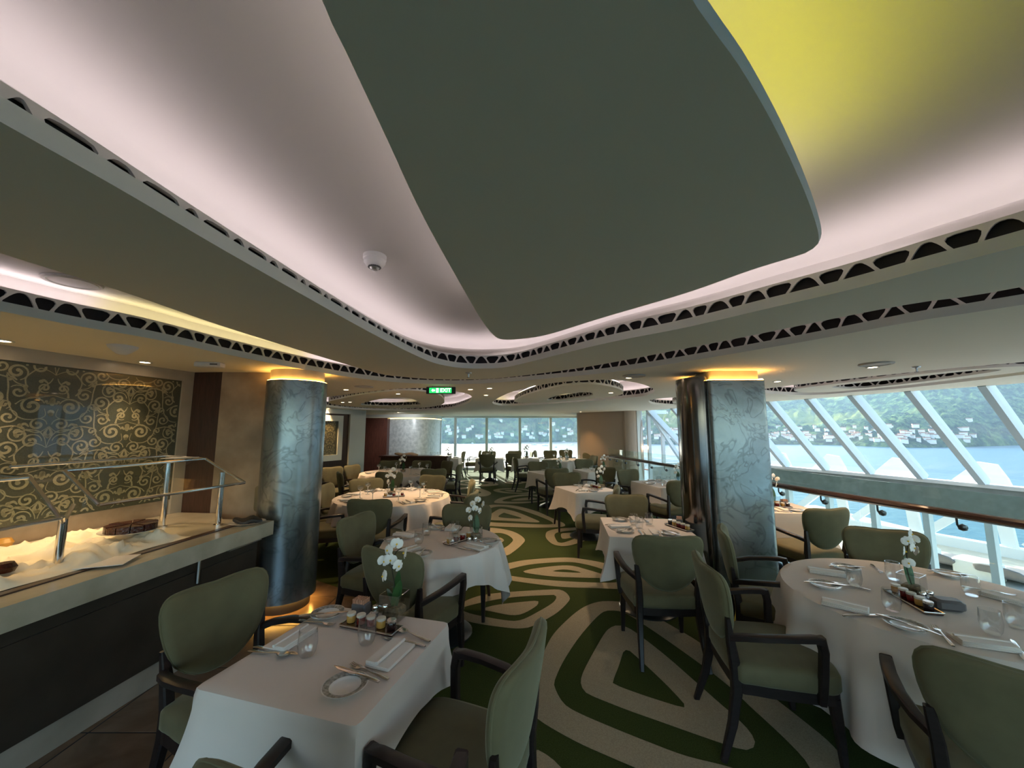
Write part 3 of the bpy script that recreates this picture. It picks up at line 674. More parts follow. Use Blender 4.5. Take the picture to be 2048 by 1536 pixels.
# far right bulkhead with rounded end and oval niche
bp_ = [(2.30,13.7),(2.38,13.5),(3.55,12.35)] + [(3.82+.34*math.cos(math.radians(a)), 12.45+.34*math.sin(math.radians(a))) for a in range(-140, 41, 10)] + [(4.0,16.9),(2.9,16.9)]
mb = MB(); mb.slab([bp_], 0, ZC); W = obj('wall_far_right', mb, M['taupe']); tag(W, kind='structure')
mb = MB(); q = [(3.82+.355*math.cos(math.radians(a)), 12.45+.355*math.sin(math.radians(a))) for a in range(-75, 46, 8)]; mb.wall([V(x,y,0) for x, y in q], 0, ZC, False); obj('pale_end_cap', mb, M['pale'], W)
mb = MB()
for k in range(24):
    pass
el = []
for k in range(28):
    a = 2*PI*k/28; th = math.radians(-38) + .36*math.cos(a); z = 1.1+.93*math.sin(a)
    el.append((3.82+.362*math.cos(th), 12.45+.362*math.sin(th), z))
mb.add(el, [tuple(range(28))]); obj('oval_niche', mb, M['taupe'], W, smooth=False)
mb = MB(); mb.lathe([(0,-.05),(.05,0),(0,.05)], 8, (4.14,12.2,1.15)); obj('niche_lamp', mb, M['warm_led'], W)
# back of the room
wb = MB(); wb.box((.2,-3.25,.35), (13.2,.15,.7)); W = obj('wall_back', wb, M['taupe'], smooth=False); tag(W, kind='structure')
wf = empty('window_2'); tag(wf, kind='structure')
for i in range(9): mb = MB(); mb.box((-6.3+i*1.63,-3.25,1.5), (.12,.14,1.6)); obj('mullion', mb, M['frame_white'], wf, smooth=False)
mb = MB(); mb.box((.2,-3.25,1.5), (13,.01,1.58)); obj('pane', mb, M['pane'], wf, smooth=False)
mb = MB(); mb.box((-6.45,6.9,ZC/2), (.1,20.4,ZC)); W = obj('wall_left_outer', mb, M['taupe'], smooth=False); tag(W, kind='structure')
# ------------------------------------------------------------------ slanted glazing on the right
gz = empty('window_3'); tag(gz, kind='structure')
ZS = .82
def seg(a, b, m): return [Vector(a).lerp(Vector(b), k/m) for k in range(m)]
TOP = [Vector((6.85, y, ZC)) for y in (-3.2,-2.3,-1.4,-.5,.4,1.3)] + [Vector((x, y, ZC)) for x, y in GT[2-1:]]
BOT = [Vector((8.3, y, ZS)) for y in (-2.9,-2.0,-1.1,-.2,.7,1.7)] + [Vector((x, y, ZS)) for x, y in GB[2-1:]]
for i in range(len(TOP)):
    mb = MB(); a = TOP[i]; b = BOT[i]; j = min(i+1, len(TOP)-1); i0 = max(i-1, 0)
    tt = (TOP[j]-TOP[i0]).normalized(); nn = (b-a).cross(tt).normalized()
    mb.beam(a + Vector((-.05,0,.05)), b, .085, .17, nn); obj('mullion', mb, M['frame_white'], gz, smooth=False)
    if i < len(TOP)-1:
        mb = MB(); mb.add([TOP[i], TOP[i+1], BOT[i+1], BOT[i]], [(0,1,2,3)]); obj('pane', mb, M['pane'], gz, smooth=False)
for i in range(len(BOT)-1):
    mb = MB(); mb.beam(BOT[i]-V(0,0,.03), BOT[i+1]-V(0,0,.03), .22, .06); obj('sill', mb, M['deckwhite'], gz, smooth=False)
    a = BOT[i]-V(.1,0,0); b = BOT[i+1]-V(.1,0,0)
    mb = MB(); mb.add([(a.x,a.y,.30),(b.x,b.y,.30),(b.x,b.y,.76),(a.x,a.y,.76),(a.x+.15,a.y,.30),(b.x+.15,b.y,.30),(b.x+.15,b.y,.76),(a.x+.15,a.y,.76)], [(0,1,2,3),(4,7,6,5),(0,4,5,1),(3,2,6,7)]); obj('apron_panel', mb, M['apron'], gz, smooth=False)
ZD = -1.45
lw = empty('window_4'); tag(lw, kind='structure')
for i in range(len(BOT)-1):
    a, b = BOT[i], BOT[i+1]
    mb = MB(); mb.box((a.x-.02, a.y, (ZD+.3)/2), (.14,.09,.3-ZD), .35); obj('mullion', mb, M['frame_white'], lw, smooth=False)
    mb = MB(); mb.add([(a.x,a.y,ZD),(b.x,b.y,ZD),(b.x,b.y,.3),(a.x,a.y,.3)], [(0,1,2,3)]); obj('pane', mb, M['pane'], lw, smooth=False)
# end glazing between the bulkhead and the slope
eg = empty('window_5'); tag(eg, kind='structure')
for a, b in (((4.25,12.0,ZC),(5.85,12.6,.1)), ((4.25,12.05,0),(4.25,12.05,ZC)), ((4.25,12.05,.62),(5.7,12.6,.62)), ((4.75,12.25,.6),(4.75,12.25,1.75)), ((4.25,12.1,ZC-.04),(4.9,12.3,ZC-.04))):
    mb = MB(); mb.beam(a, b, .09, .11); obj('mullion', mb, M['frame_white'], eg, smooth=False)
mb = MB(); mb.beam((4.25,12.05,.3),(5.8,12.6,.3), .05, .6); obj('apron_panel', mb, M['apron'], eg, smooth=False)
# lower atrium floor and outside deck
mb = MB(); mb.slab([[(p.x+.1, p.y) for p in RAIL] + [(p.x, p.y) for p in BOT[::-1]]], ZD-.05, ZD); o = obj('floor_lower', mb, pbr('lower_floor', (.45,.42,.36), .5), smooth=False); tag(o, kind='structure')
mb = MB(); mb.slab([[(p.x, p.y) for p in BOT] + [(11.2,15),(10.3,17),(13,17),(13.2,10),(14.5,5),(15,-3)]], ZD-.25, ZD-.05); o = obj('floor_promenade', mb, M['deckfloor'], smooth=False); tag(o, kind='structure')
mb = MB(); mb.wall([V(p.x+.12, p.y, 0) for p in RAIL], ZD, -.004, False); o = obj('wall_atrium_edge', mb, M['pale']); tag(o, kind='structure')
# ------------------------------------------------------------------ glass railing along the void
rl = empty('glass_railing', (4.3, 3.7, 0)); tag(rl, 'curved glass railing with dark handrail along the open edge by the slanted windows', 'railing')
rl.location = (0, 0, 0)
rr = resample(RAIL, 1.35, False)
for i in range(len(rr)-1):
    a, b = rr[i], rr[i+1]; g = (b-a)*.006
    mb = MB(); a2 = a+g; b2 = b-g; mb.add([(a2.x+.06,a2.y,.04),(b2.x+.06,b2.y,.04),(b2.x+.06,b2.y,1.12),(a2.x+.06,a2.y,1.12),(a2.x+.072,a2.y,.04),(b2.x+.072,b2.y,.04),(b2.x+.072,b2.y,1.12),(a2.x+.072,a2.y,1.12)], [(0,1,2,3),(4,7,6,5),(0,4,5,1),(3,2,6,7),(0,3,7,4),(1,5,6,2)])
    obj('glass_panel', mb, M['rail_glass'], rl, smooth=False)
    for t in (.3, .8):
        p = a.lerp(b, t); mb = MB(); mb.tube([(p.x-.02,p.y,.885),(p.x-.02,p.y,.80),(p.x-.005,p.y,.775),(p.x+.05,p.y,.775)], .009, 6); mb.lathe([(0,-.035),(.03,-.022),(.036,0),(.03,.022),(0,.035)], 10, (p.x+.03,p.y,.775)); obj('bracket', mb, M['pedestal'], rl)
mb = MB(); mb.tube([(p.x-.02, p.y, .905) for p in resample(RAIL, .2, False)], .034, 10); obj('handrail', mb, M['railwood'], rl)
mb = MB(); mb.tube([(p.x-.02, p.y, .870) for p in resample(RAIL, .2, False)], .012, 6); obj('handrail_strip', mb, M['steel'], rl)
mb = MB(); q = resample(RAIL, .3, False); mb.tube([(p.x+.065, p.y, .03) for p in q], .03, 6); obj('floor_channel', mb, M['steel'], rl)

# ------------------------------------------------------------------ outside: promenade frame, loungers, sea, hills
sc0 = Vector((13.4, 8.6, 0)); sd = Vector((-.42, .907, 0)); nb = 9; bw = 1.75
fr = empty('promenade_screen', tuple(sc0)); fr.location = (0, 0, 0); tag(fr, 'white openwork steel screen along the outer edge of the promenade deck', 'screen')
def sp_(s, z): p = sc0 + sd*s; return (p.x, p.y, z)
s00 = -3*bw
for i in range(13):
    s = s00 + i*bw
    mb = MB(); mb.beam(sp_(s, ZD), sp_(s+.1, .12), .14, .26, tuple(sd)); obj('post', mb, M['deckwhite'], fr, smooth=False)
    mb = MB(); mb.beam(sp_(s+.15, .05), sp_(s+bw-.25, ZD+.25), .14, .20, tuple(sd)); obj('diagonal_brace', mb, M['deckwhite'], fr, smooth=False)
    mb = MB(); vs = [sp_(s+x, z) for x, z in ((-.2,.05),(bw*.62,.05),(bw*.5,.35),(bw*.22,.85),(.05,.80),(-.1,.45))]; vs2 = [(x+.12, y+.05, z) for x, y, z in vs]
    mb.add(vs+vs2, [tuple(range(5,-1,-1)), tuple(range(6,12))]+[(k,(k+1)%6,(k+1)%6+6,k+6) for k in range(6)]); obj('wind_deflector', mb, M['deckwhite'], fr, smooth=False)
mb = MB(); mb.beam(sp_(s00, .10), sp_(s00+13*bw, .10), .2, .22); obj('top_beam', mb, M['deckwhite'], fr, smooth=False)
mb = MB(); mb.beam(sp_(s00, ZD+.05), sp_(s00+13*bw, ZD+.05), .3, .3); obj('bottom_beam', mb, M['deckwhite'], fr, smooth=False)
mb = MB(); mb.tube([V(*sp_(s00, -.42))-V(.3,.1,0), V(*sp_(s00+13*bw, -.42))-V(.3,.1,0)], .035, 8); obj('varnished_rail', mb, M['redrail'], fr)
# lounger
def lounger():
    f = MB(); f.bbox((0,0,.22), (.66,1.5,.06), .01)
    l = MB().bbox((0,0,.10), (.06,.06,.2), .01).mesh('leg', M['deckwhite'])
    c = MB(); o = [(p.x, p.y) for p in crom([(-.30,-.74,0),(.30,-.74,0),(.31,.2,0),(.30,.74,0),(-.30,.74,0),(-.31,.2,0)], 4)]
    c.pillow(o, .05, lambda x, y, d: V(x, y, .30+d+max(0, y-.15)*.45+.03*math.sin(y*9)))
    define('sun_lounger', [('frame', f.mesh('frame', M['deckwhite'])), ('mattress', c.mesh('mattress', M['cushion']))])
lounger()
for i, (u, v, rz, lab) in enumerate([(1905, 1150, 1.9, 'dark-cushioned sun lounger on the deck outside, seen over the right-hand round table'), (1760, 1092, 1.9, 'small sun lounger outside, further left beyond the railing glass'), (2040, 1185, 1.9, 'sun lounger outside cut by the right picture edge')]):
    p = P(u, v, ZD); place('sun_lounger', (p.x, p.y, ZD-.05), rz, lab, 'lounger', 'sun loungers on the promenade deck')
for i, (u, v) in enumerate([(1962, 1175), (1842, 1140)]):
    p = P(u, v, ZD); mb = MB(); mb.bbox((0,0,.3), (.45,.6,.6), .04); o = obj('deck_locker', mb, M['deckwhite'], loc=(p.x, p.y, ZD-.05), rz=.35); tag(o, ['white deck locker beside the nearer sun lounger outside', 'white deck locker left of the nearer sun lounger outside'][i], 'locker', 'white lockers outside')
SEA = -25
def water_mat():
    m, n, l, b = new_mat('sea_water'); b.inputs['Roughness'].default_value = .35; b.inputs['Specular IOR Level'].default_value = .25; b.inputs['Base Color'].default_value = (.010,.075,.12,1)
    tc = n.new('ShaderNodeTexCoord'); nz = n.new('ShaderNodeTexNoise'); nz.inputs['Scale'].default_value = .25; nz.inputs['Detail'].default_value = 6; l.new(tc.outputs['Object'], nz.inputs['Vector'])
    bp = n.new('ShaderNodeBump'); bp.inputs['Strength'].default_value = .5; bp.inputs['Distance'].default_value = 1.2; l.new(nz.outputs[0], bp.inputs['Height']); l.new(bp.outputs[0], b.inputs['Normal']); return m
mb = MB(); mb.add([(-9000,-9000,SEA),(9000,-9000,SEA),(9000,9000,SEA),(-9000,9000,SEA)], [(0,1,2,3)]); o = obj('sea', mb, water_mat(), smooth=False); tag(o, 'blue-green sea of the bay between the ship and the wooded hills', 'sea', kind='stuff')
def hill_mat():
    m, n, l, b = new_mat('forest'); b.inputs['Roughness'].default_value = 1; b.inputs['Specular IOR Level'].default_value = 0
    tc = n.new('ShaderNodeTexCoord')
    n1 = n.new('ShaderNodeTexNoise'); n1.inputs['Scale'].default_value = .045; n1.inputs['Detail'].default_value = 8; n1.inputs['Roughness'].default_value = .75
    n2 = n.new('ShaderNodeTexNoise'); n2.inputs['Scale'].default_value = .004; n2.inputs['Detail'].default_value = 3
    for q in (n1, n2): l.new(tc.outputs['Object'], q.inputs['Vector'])
    r1 = n.new('ShaderNodeValToRGB'); e = r1.color_ramp.elements; e[0].position = .40; e[0].color = (.005,.018,.020,1); e[1].position = .60; e[1].color = (.14,.23,.09,1); x = e.new(.5); x.color = (.035,.085,.045,1)
    r2 = n.new('ShaderNodeValToRGB'); e = r2.color_ramp.elements; e[0].position = .56; e[0].color = (0,0,0,1); e[1].position = .66; e[1].color = (.7,.7,.7,1)
    mx = n.new('ShaderNodeMixRGB'); mx.inputs[2].default_value = (.30,.36,.07,1)
    l.new(n1.outputs[0], r1.inputs[0]); l.new(n2.outputs[0], r2.inputs[0]); l.new(r2.outputs[0], mx.inputs[0]); l.new(r1.outputs[0], mx.inputs[1]); l.new(mx.outputs[0], b.inputs['Base Color'])
    bp = n.new('ShaderNodeBump'); bp.inputs['Strength'].default_value = 1; bp.inputs['Distance'].default_value = 14; l.new(n1.outputs[0], bp.inputs['Height']); l.new(bp.outputs[0], b.inputs['Normal'])
    return m
def shore(a):   # distance of the waterline for an azimuth in degrees
    return 830 + 60*math.sin(a*.21) + (max(0, a-44))**1.5*14
def hz(a, d):
    s = d-shore(a); 
    if s < 0: return SEA + s*.1
    t = min(1, s/700); base = (150 + max(0, a-38)*4 + 70*math.sin(a*.09+1) + 60*mnoise.noise(V(a*.05, d*.002, 1)))*(t**.8)
    return SEA + 2 + base*1.25 + 30*mnoise.noise(V(a*.25, d*.006, 3))*t + 9*mnoise.noise(V(a*1.6, d*.03, 7))*min(1, s/60) + 5*mnoise.noise(V(a*3.6, d*.07, 9))*min(1, s/60) + 4*mnoise.noise(V(a*8, d*.15, 4))*min(1, s/40)
mb = MB(); na, nd = 620, 110
for i in range(na):
    a = -48 + i*(125/(na-1))
    for j in range(nd):
        d = shore(a) - 12 + 1500*(j/(nd-1))**1.6; r = math.radians(a)
        mb.v.append((d*math.sin(r), d*math.cos(r), hz(a, d)))
mb.f = [(i*nd+j, (i+1)*nd+j, (i+1)*nd+j+1, i*nd+j+1) for i in range(na-1) for j in range(nd-1)]
o = obj('wooded_hills', mb, hill_mat(), angle=180); tag(o, 'green wooded hillside across the water seen through all windows', 'hills', kind='stuff')
# light sea haze over the bay
hm, hn, hl, hb_ = new_mat('sea_haze'); hn.remove(hb_); vs_ = hn.new('ShaderNodeVolumeScatter'); vs_.inputs['Color'].default_value = (.48,.76,1,1); vs_.inputs['Density'].default_value = .00020; vs_.inputs['Anisotropy'].default_value = .2
hl.new(vs_.outputs[0], hn['Material Output'].inputs['Volume'])
mb = MB(); mb.box((700, 900, 115), (4200, 1500, 279)); o = obj('sea_haze', mb, hm, smooth=False); tag(o, 'thin blue haze hanging over the bay before the hills', 'haze', kind='stuff')
# town along the shore
hs = MB(); rf_ = MB()
for i in range(620):
    a = random.uniform(-12, 56); k = random.random()
    if (a < 20 and random.random() > .22) or a > 50: continue
    d = shore(a) + 6 + abs(random.gauss(0, 1))*(42 if a > 20 else 26); r = math.radians(a); z = hz(a, d)
    w_ = random.uniform(4, 9); h_ = random.uniform(2.5, 5); rz = -r+random.uniform(-.3, .3)
    hs.box((d*math.sin(r), d*math.cos(r), z+h_/2), (w_, w_*.7, h_+2), rz); rf_.box((d*math.sin(r), d*math.cos(r), z+h_+1.4), (w_*1.1, w_*.8, 1.3), rz)
o = obj('shore_town', hs, pbr('house_white', (.72,.70,.66), .8), smooth=False); tag(o, 'small white houses of a town along the far shore', 'houses', kind='stuff')
o2 = obj('roofs', rf_, pbr('roof_tile', (.40,.22,.15), .8), o, smooth=False); o2['kind'] = 'stuff'
def boat():
    h = MB(); prof = [(-1,0),(-.9,.32),(.3,.34),(.8,.2),(1,0)]; up_ = [(x*6, y*5, 1.4) for x, y in prof] + [(x*6, -y*5, 1.4) for x, y in prof[-2:0:-1]]; dn = [(x*.86, y*.6, 0) for x, y, z in up_]
    n = len(up_); h.add(dn+up_, [tuple(range(n-1,-1,-1)), tuple(range(n, 2*n))]+[(i,(i+1)%n,(i+1)%n+n,i+n) for i in range(n)])
    c = MB(); c.bbox((-.5,0,2), (4.5,1.9,1.3), .2); m_ = MB(); m_.tube([(0,0,1.4),(0,0,13)], .09, 6)
    define('boat', [('hull', h.mesh('hull', M['deckwhite'])), ('cabin', c.mesh('cabin', M['pale'])), ('mast', m_.mesh('mast', M['steel']))])
boat()
bl = [(1068,890,'far window, left of its middle mullion'),(1090,892,'far window, in the middle pane'),(1128,884,'far window, right-hand pane near the bulkhead'),(1112,895,'far window, lowest boat in the right-hand pane'),(1145,890,'far window, hard by the bulkhead edge'),(1560,886,'first slanted bay right of the silver pillar'),(1625,887,'second slanted bay, just below the shore houses'),(1325,884,'gap between the bulkhead and the silver pillar'),(1348,886,'narrow gap left of the silver pillar'),(945,888,'far window, left-hand panes')]
for u, v, w_ in bl:
    p = P(u, v, SEA); place('boat', (p.x, p.y, SEA-.2), random.uniform(0, 6), 'tiny moored white boat seen through the '+w_, 'boat', 'boats moored in the bay')

# ------------------------------------------------------------------ dining chair
def rsect(mb, path, w, h, up=(0,0,1)):
    # rounded rectangular bar along a path
    path = [Vector(p) for p in path]; m = len(path); vs = []; fs = []; c = .3
    ws = w if isinstance(w, (list, tuple)) else [w]*m; hs_ = h if isinstance(h, (list, tuple)) else [h]*m
    for i, p in enumerate(path):
        d = (path[min(i+1, m-1)]-path[max(i-1, 0)]).normalized(); u = Vector(up); r = d.cross(u).normalized(); u = r.cross(d).normalized()
        W, Hh = ws[i]/2, hs_[i]/2
        for x, y in ((-1,-1+c),(-1+c,-1),(1-c,-1),(1,-1+c),(1,1-c),(1-c,1),(-1+c,1),(-1,1-c)): vs.append(p + r*(x*W) + u*(y*Hh))
    for i in range(m-1):
        for k in range(8): j = (k+1) % 8; fs.append((i*8+k, i*8+j, i*8+8+j, i*8+8+k))
    fs += [tuple(range(7,-1,-1)), tuple(range((m-1)*8, m*8))]; mb.add(vs, fs)
def make_chair():
    rake = lambda z: -.235 - (z-.45)*.17
    out = [(p.x, p.y) for p in crom([(0,.512,0),(.10,.535,0),(.19,.612,0),(.238,.72,0),(.257,.82,0),(.250,.885,0),(.205,.918,0),(.10,.919,0),(0,.912,0),(-.10,.919,0),(-.205,.918,0),(-.250,.885,0),(-.257,.82,0),(-.238,.72,0),(-.19,.612,0),(-.10,.535,0)], 4)]
    b = MB(); b.pillow(out, .032, lambda x, z, d: V(x, rake(z) + x*x*.55 - d*(1) + .0, z + d*.15))
    piping = MB(); piping.tube([V(x, rake(z)+x*x*.55+.0, z) for x, z in out[::2]+[out[0]]], .006, 5, False)
    so = [(p.x, p.y) for p in crom([(-.20,-.24,0),(.20,-.24,0),(.255,-.15,0),(.275,.10,0),(.265,.22,0),(.20,.265,0),(0,.285,0),(-.20,.265,0),(-.265,.22,0),(-.275,.10,0),(-.255,-.15,0)], 4)]
    s = MB(); s.pillow(so, .055, lambda x, y, d: V(x, y, .425+d+.012*(1-(x*x+y*y)*6)), ((1,.2),(1.0,.55),(.965,.85),(.88,1),(.55,1.1),(.25,1.14)))
    fr_ = MB(); L = [(x*.97, y*.97) for x, y in so]; fr_.slab([L], .335, .385)
    legs = []
    for sx in (-1, 1):
        m_ = MB(); rsect(m_, [(sx*.235,.21,.36),(sx*.240,.222,.2),(sx*.243,.232,0)], [.048,.040,.028], [.048,.040,.028], (0,1,0)); legs.append(m_.mesh('leg', M['wood']))
        m_ = MB(); rsect(m_, [(sx*.232,-.262,.70),(sx*.218,-.250,.58),(sx*.212,-.232,.44),(sx*.215,-.235,.33),(sx*.222,-.265,.18),(sx*.235,-.325,0)], [.030,.042,.046,.044,.038,.028], [.022,.040,.052,.050,.042,.030], (0,1,0)); legs.append(m_.mesh('leg', M['wood']))
    arms = []
    for sx in (-1, 1):
        m_ = MB(); rsect(m_, [V(sx*.225,-.255,.600),V(sx*.262,-.20,.622),V(sx*.292,-.10,.640),V(sx*.302,.02,.652),V(sx*.300,.11,.658),V(sx*.297,.150,.652)], [.030,.040,.046,.048,.048,.046], [.034,.032,.030,.030,.032,.036])
        rsect(m_, [V(sx*.297,.142,.668),V(sx*.295,.155,.60),V(sx*.288,.150,.50),V(sx*.278,.140,.38),V(sx*.272,.138,.345)], [.044,.040,.038,.038,.036], [.040,.038,.038,.038,.034], (0,1,0)); arms.append(m_.mesh('armrest', M['wood']))
    define('dining_chair', [('backrest', b.mesh('backrest', M['olive'], angle=80), [('piping', piping.mesh('piping', M['olive']))]), ('seat', s.mesh('seat', M['olive'], angle=80)), ('seat_frame', fr_.mesh('seat_frame', M['wood']))] + [('leg', m) for m in legs] + [('armrest', m) for m in arms])
make_chair()
def chair(x, y, f, label):
    """x, y: top of the backrest; f: direction the sitter faces"""
    f = Vector((f[0], f[1])).normalized(); rz = math.atan2(-f.x, f.y)
    cx = x + f.x*.31; cy = y + f.y*.31
    return place('dining_chair', (cx, cy, 0), rz, label, 'chair', 'olive dining chairs')
def cpx(u, v, f, label, z=.92): p = P(u, v, z); return chair(p.x, p.y, f, label)

# ------------------------------------------------------------------ tables and cloths
def cloth_mesh(kind, a, drop, folds=9, seed=0, amp=.03, phi=0, ztop=.752, rc=0, flare=.10):
    """kind: 'sq' table half size a under a square cloth; 'rd' round table radius a, square or round cloth"""
    N = 144; rings = 12; mb = MB(); rnd = random.Random(seed); ph = [rnd.uniform(0, 6.3) for _ in range(4)]
    def tab(th):
        if kind == 'rd': return a
        c = max(abs(math.cos(th)), abs(math.sin(th))); r = a/c
        return min(r, a*1.39)
    def clo(th):
        if rc: return rc
        c = max(abs(math.cos(th-phi)), abs(math.sin(th-phi))); return min((a+drop)/c, (a+drop)*1.405) if kind == 'sq' else min((a+drop)/c, (a+drop)*1.39)
    mb.v.append((0, 0, ztop)); levels = [.3, .6, .85, .95, 1.0]
    for s in levels:
        for k in range(N): th = 2*PI*k/N; r = tab(th)*s; mb.v.append((r*math.cos(th), r*math.sin(th), ztop + (.001*math.sin(3*th+s*9) if s < 1 else -.003)))
    for j in range(1, rings+1):
        t = j/rings
        for k in range(N):
            th = 2*PI*k/N; r0 = tab(th); L = max(.02, clo(th)-r0); s = L*t
            cc = abs(math.cos(2*(th-phi)))  # 0 at corners of the cloth, 1 on sides
            corner = (1-cc)**1.2
            if kind == 'sq':
                wv = math.sin(folds*th+ph[0])*.5+math.sin(folds*1.7*th+ph[1])*.5
                o = flare*s*.45 + amp*wv*t*(.25+.9*corner) + corner*.11*s*1.2*t
                # normal of square side
                if abs(math.cos(th)) > abs(math.sin(th)): nx, ny = math.copysign(1, math.cos(th)), math.sin(th)/abs(math.cos(th))*.9*abs(math.tan(th))**3
                else: ny, nx = math.copysign(1, math.sin(th)), math.cos(th)/abs(math.sin(th))*.9*abs(1/math.tan(th) if abs(math.tan(th)) > 1e-6 else 0)**3
            else:
                wv = math.sin(folds*th+ph[0])+.45*math.sin(folds*1.63*th+ph[1])
                o = flare*s*.6 + amp*1.35*wv*(t**.6) + .05*corner*t; nx, ny = math.cos(th), math.sin(th)
            o = max(o, .004+.01*t); dz = math.sqrt(max(1e-6, s*s-min(o, s*.9)**2))
            mb.v.append((r0*math.cos(th)+nx*o, r0*math.sin(th)+ny*o, ztop-.004-dz))
    R = len(levels)+rings
    for k in range(N): mb.f.append((0, 1+k, 1+(k+1) % N))
    for i in range(R-1):
        for k in range(N): j = (k+1) % N; b0 = 1+i*N; mb.f.append((b0+k, b0+N+k, b0+N+j, b0+j))
    return mb.mesh('tablecloth', M['cloth'], angle=60, recalc=False)
TB = {}
def table(key, c, kind, a, drop, label, clabel, rz=0, ped=True, **k):
    root = empty('dining_table', (c[0], c[1], 0), rz); tag(root, label, 'table', 'dining tables')
    t = MB()
    if kind == 'sq': t.bbox((0,0,.725), (2*a-.02,2*a-.02,.04), .008)
    else: t.lathe([(0,.705),(a-.02,.705),(a-.01,.725),(a-.02,.745),(0,.745)], 48)
    obj('tabletop', t, M['brownwood'], root)
    p = MB(); p.lathe([(.045,.05),(.045,.70),(.10,.705)], 16); obj('pedestal', p, M['pedestal'], root)
    b = MB(); b.lathe([(.27 if a < .6 else .34,0),(.27 if a < .6 else .34,.012),(.24 if a < .6 else .3,.035),(.14,.075),(.05,.10),(.045,.12)], 32); obj('base', b, M['pedestal'], root)
    o = link('tablecloth', cloth_mesh(kind, a, drop, **k), None, (c[0], c[1], 0), rz); tag(o, clabel, 'tablecloth', 'white tablecloths'); TB[key] = (c, kind, a, rz)
e1 = (P(905,1250,.74)-P(665,1215,.74)).normalized(); rz1 = math.atan2(e1.y, e1.x)
T1c = (P(665,1215,.74)+P(905,1250,.74)+P(698,1460,.74)+P(385,1380,.74))/4
table('T1', (T1c.x, T1c.y), 'sq', .352, .20, 'square dining table at the front left beside the buffet', 'white cloth on the square table at the front left', rz1, seed=1, folds=6, amp=.022)
T2c = P(884, 1083, .74); table('T2', (T2c.x, T2c.y), 'rd', .50, .22, 'small round dining table behind the front left square one', 'white cloth with hanging points on the small round table', seed=2, folds=15, amp=.035, phi=math.radians(38))
T3c = P(786, 994, .74); table('T3', (T3c.x, T3c.y), 'rd', .80, .30, 'large round dining table past the left pillar, set with stemmed glasses', 'white cloth on the large round table past the left pillar', seed=3, folds=17, amp=.040, rc=1.18)
T4c = P(806, 945.5, .74); table('T4', (T4c.x, T4c.y), 'rd', .92, .30, 'furthest large round dining table on the left side', 'white cloth on the furthest large round table at left', seed=4, folds=17, amp=.040, rc=1.28)
rzm = math.radians(-7); table('M1', (1.31, 3.93), 'sq', .395, .26, 'square dining table touching the left side of the free-standing pillar', 'white cloth with a long corner on the table by the free-standing pillar', rzm, seed=5, folds=9, amp=.035)
rzm2 = math.atan2(5.96-6.67, .957-.72); table('M2', (1.20, 6.44), 'sq', .38, .28, 'square dining table in the middle, second along the aisle', 'white cloth on the second square table along the aisle', rzm2, seed=6, folds=9, amp=.035)
M3c = P(1085, 948, .74); table('M3', (.88, 8.9), 'sq', .40, .28, 'square dining table in the middle, third along the aisle', 'white cloth on the third square table along the aisle', rzm2+.1, seed=7, folds=7, amp=.02)
table('M5', (1.95, 9.3), 'sq', .38, .28, 'square dining table right of the third aisle table, near the railing', 'white cloth on the square table near the railing bend', .3, seed=8, folds=7, amp=.02)
table('M6', (1.75, 12.5), 'rd', .75, .30, 'round dining table in front of the taupe bulkhead', 'white cloth on the round table in front of the taupe bulkhead', seed=9, folds=19, amp=.03, rc=1.05)
table('M7', (-.75, 13.3), 'sq', .45, .3, 'dining table under the far windows, left of the aisle end', 'white cloth on the table under the far windows at left', 0, seed=10, folds=7, amp=.02)
table('M8', (.45, 13.3), 'sq', .45, .3, 'dining table under the far windows, at the aisle end', 'white cloth on the table under the middle of the far windows', 0, seed=11, folds=7, amp=.02)
table('M9', (-2.2, 13.4), 'sq', .42, .3, 'dining table under the leftmost far window', 'white cloth on the table under the leftmost far window', 0, seed=12, folds=7, amp=.02)
table('R3', (2.78, 7.05), 'sq', .46, .26, 'dining table by the railing, just left of the free-standing pillar', 'white cloth on the table between the pillar and the railing', .25, seed=13, folds=7, amp=.02)
table('R2', (3.22, 4.98), 'sq', .42, .30, 'dining table by the railing, just right of the free-standing pillar', 'white cloth on the table right of the free-standing pillar', -.1, seed=14, folds=7, amp=.02)
table('R1', (2.36, 2.33), 'rd', .68, .52, 'large round dining table at the front right', 'long white cloth on the large round table at the front right', seed=15, folds=9, amp=.05, rc=1.22, flare=.14)
# ------------------------------------------------------------------ chairs
nx1 = Vector((-e1.x, -e1.y)); fw1 = Vector((-e1.y, e1.x))
cpx(432, 1160, (.93,-.36), 'olive chair between the buffet and the front left table')
cpx(1062, 1288, (-.93,.34), 'olive chair at the right side of the front left table')
chair(-.53, .965, (.16,.98), 'olive chair cut by the bottom edge, near side of the front left table')
cpx(775, 1100, (.42,.90), 'olive chair behind the orchid of the front left table')
cpx(708, 1030, (.96,-.28), 'pale-lit olive chair just right of the left pillar')
cpx(935, 1008, (-.05,-1), 'olive chair at the far side of the small round table, behind its orchid')
def around(key, deg, label, d=.16, turn=0):
    c, kind, a, rz = TB[key]; t = math.radians(deg); r = a+d+.31-.05
    x = c[0]+math.sin(t)*r; y = c[1]+math.cos(t)*r; f = math.radians(deg+turn); chair(x, y, (-math.sin(f), -math.cos(f)), label)
cpx(737, 999, (.02,1), 'olive chair with its back to us at the large round table, left pillar side')
chair(-2.62, 5.02, (.93,.36), 'olive chair half hidden by the left pillar, facing the large round table')
cpx(646, 969, (1,.0), 'olive chair peeping out right of the left pillar, by the wall')
cpx(733, 957, (.42,-.9), 'olive chair at the far left of the large round table')
cpx(868, 950, (-.35,-.94), 'olive chair at the far right of the large round table')
cpx(949, 984, (-.98,.15), 'olive chair at the near right of the large round table')
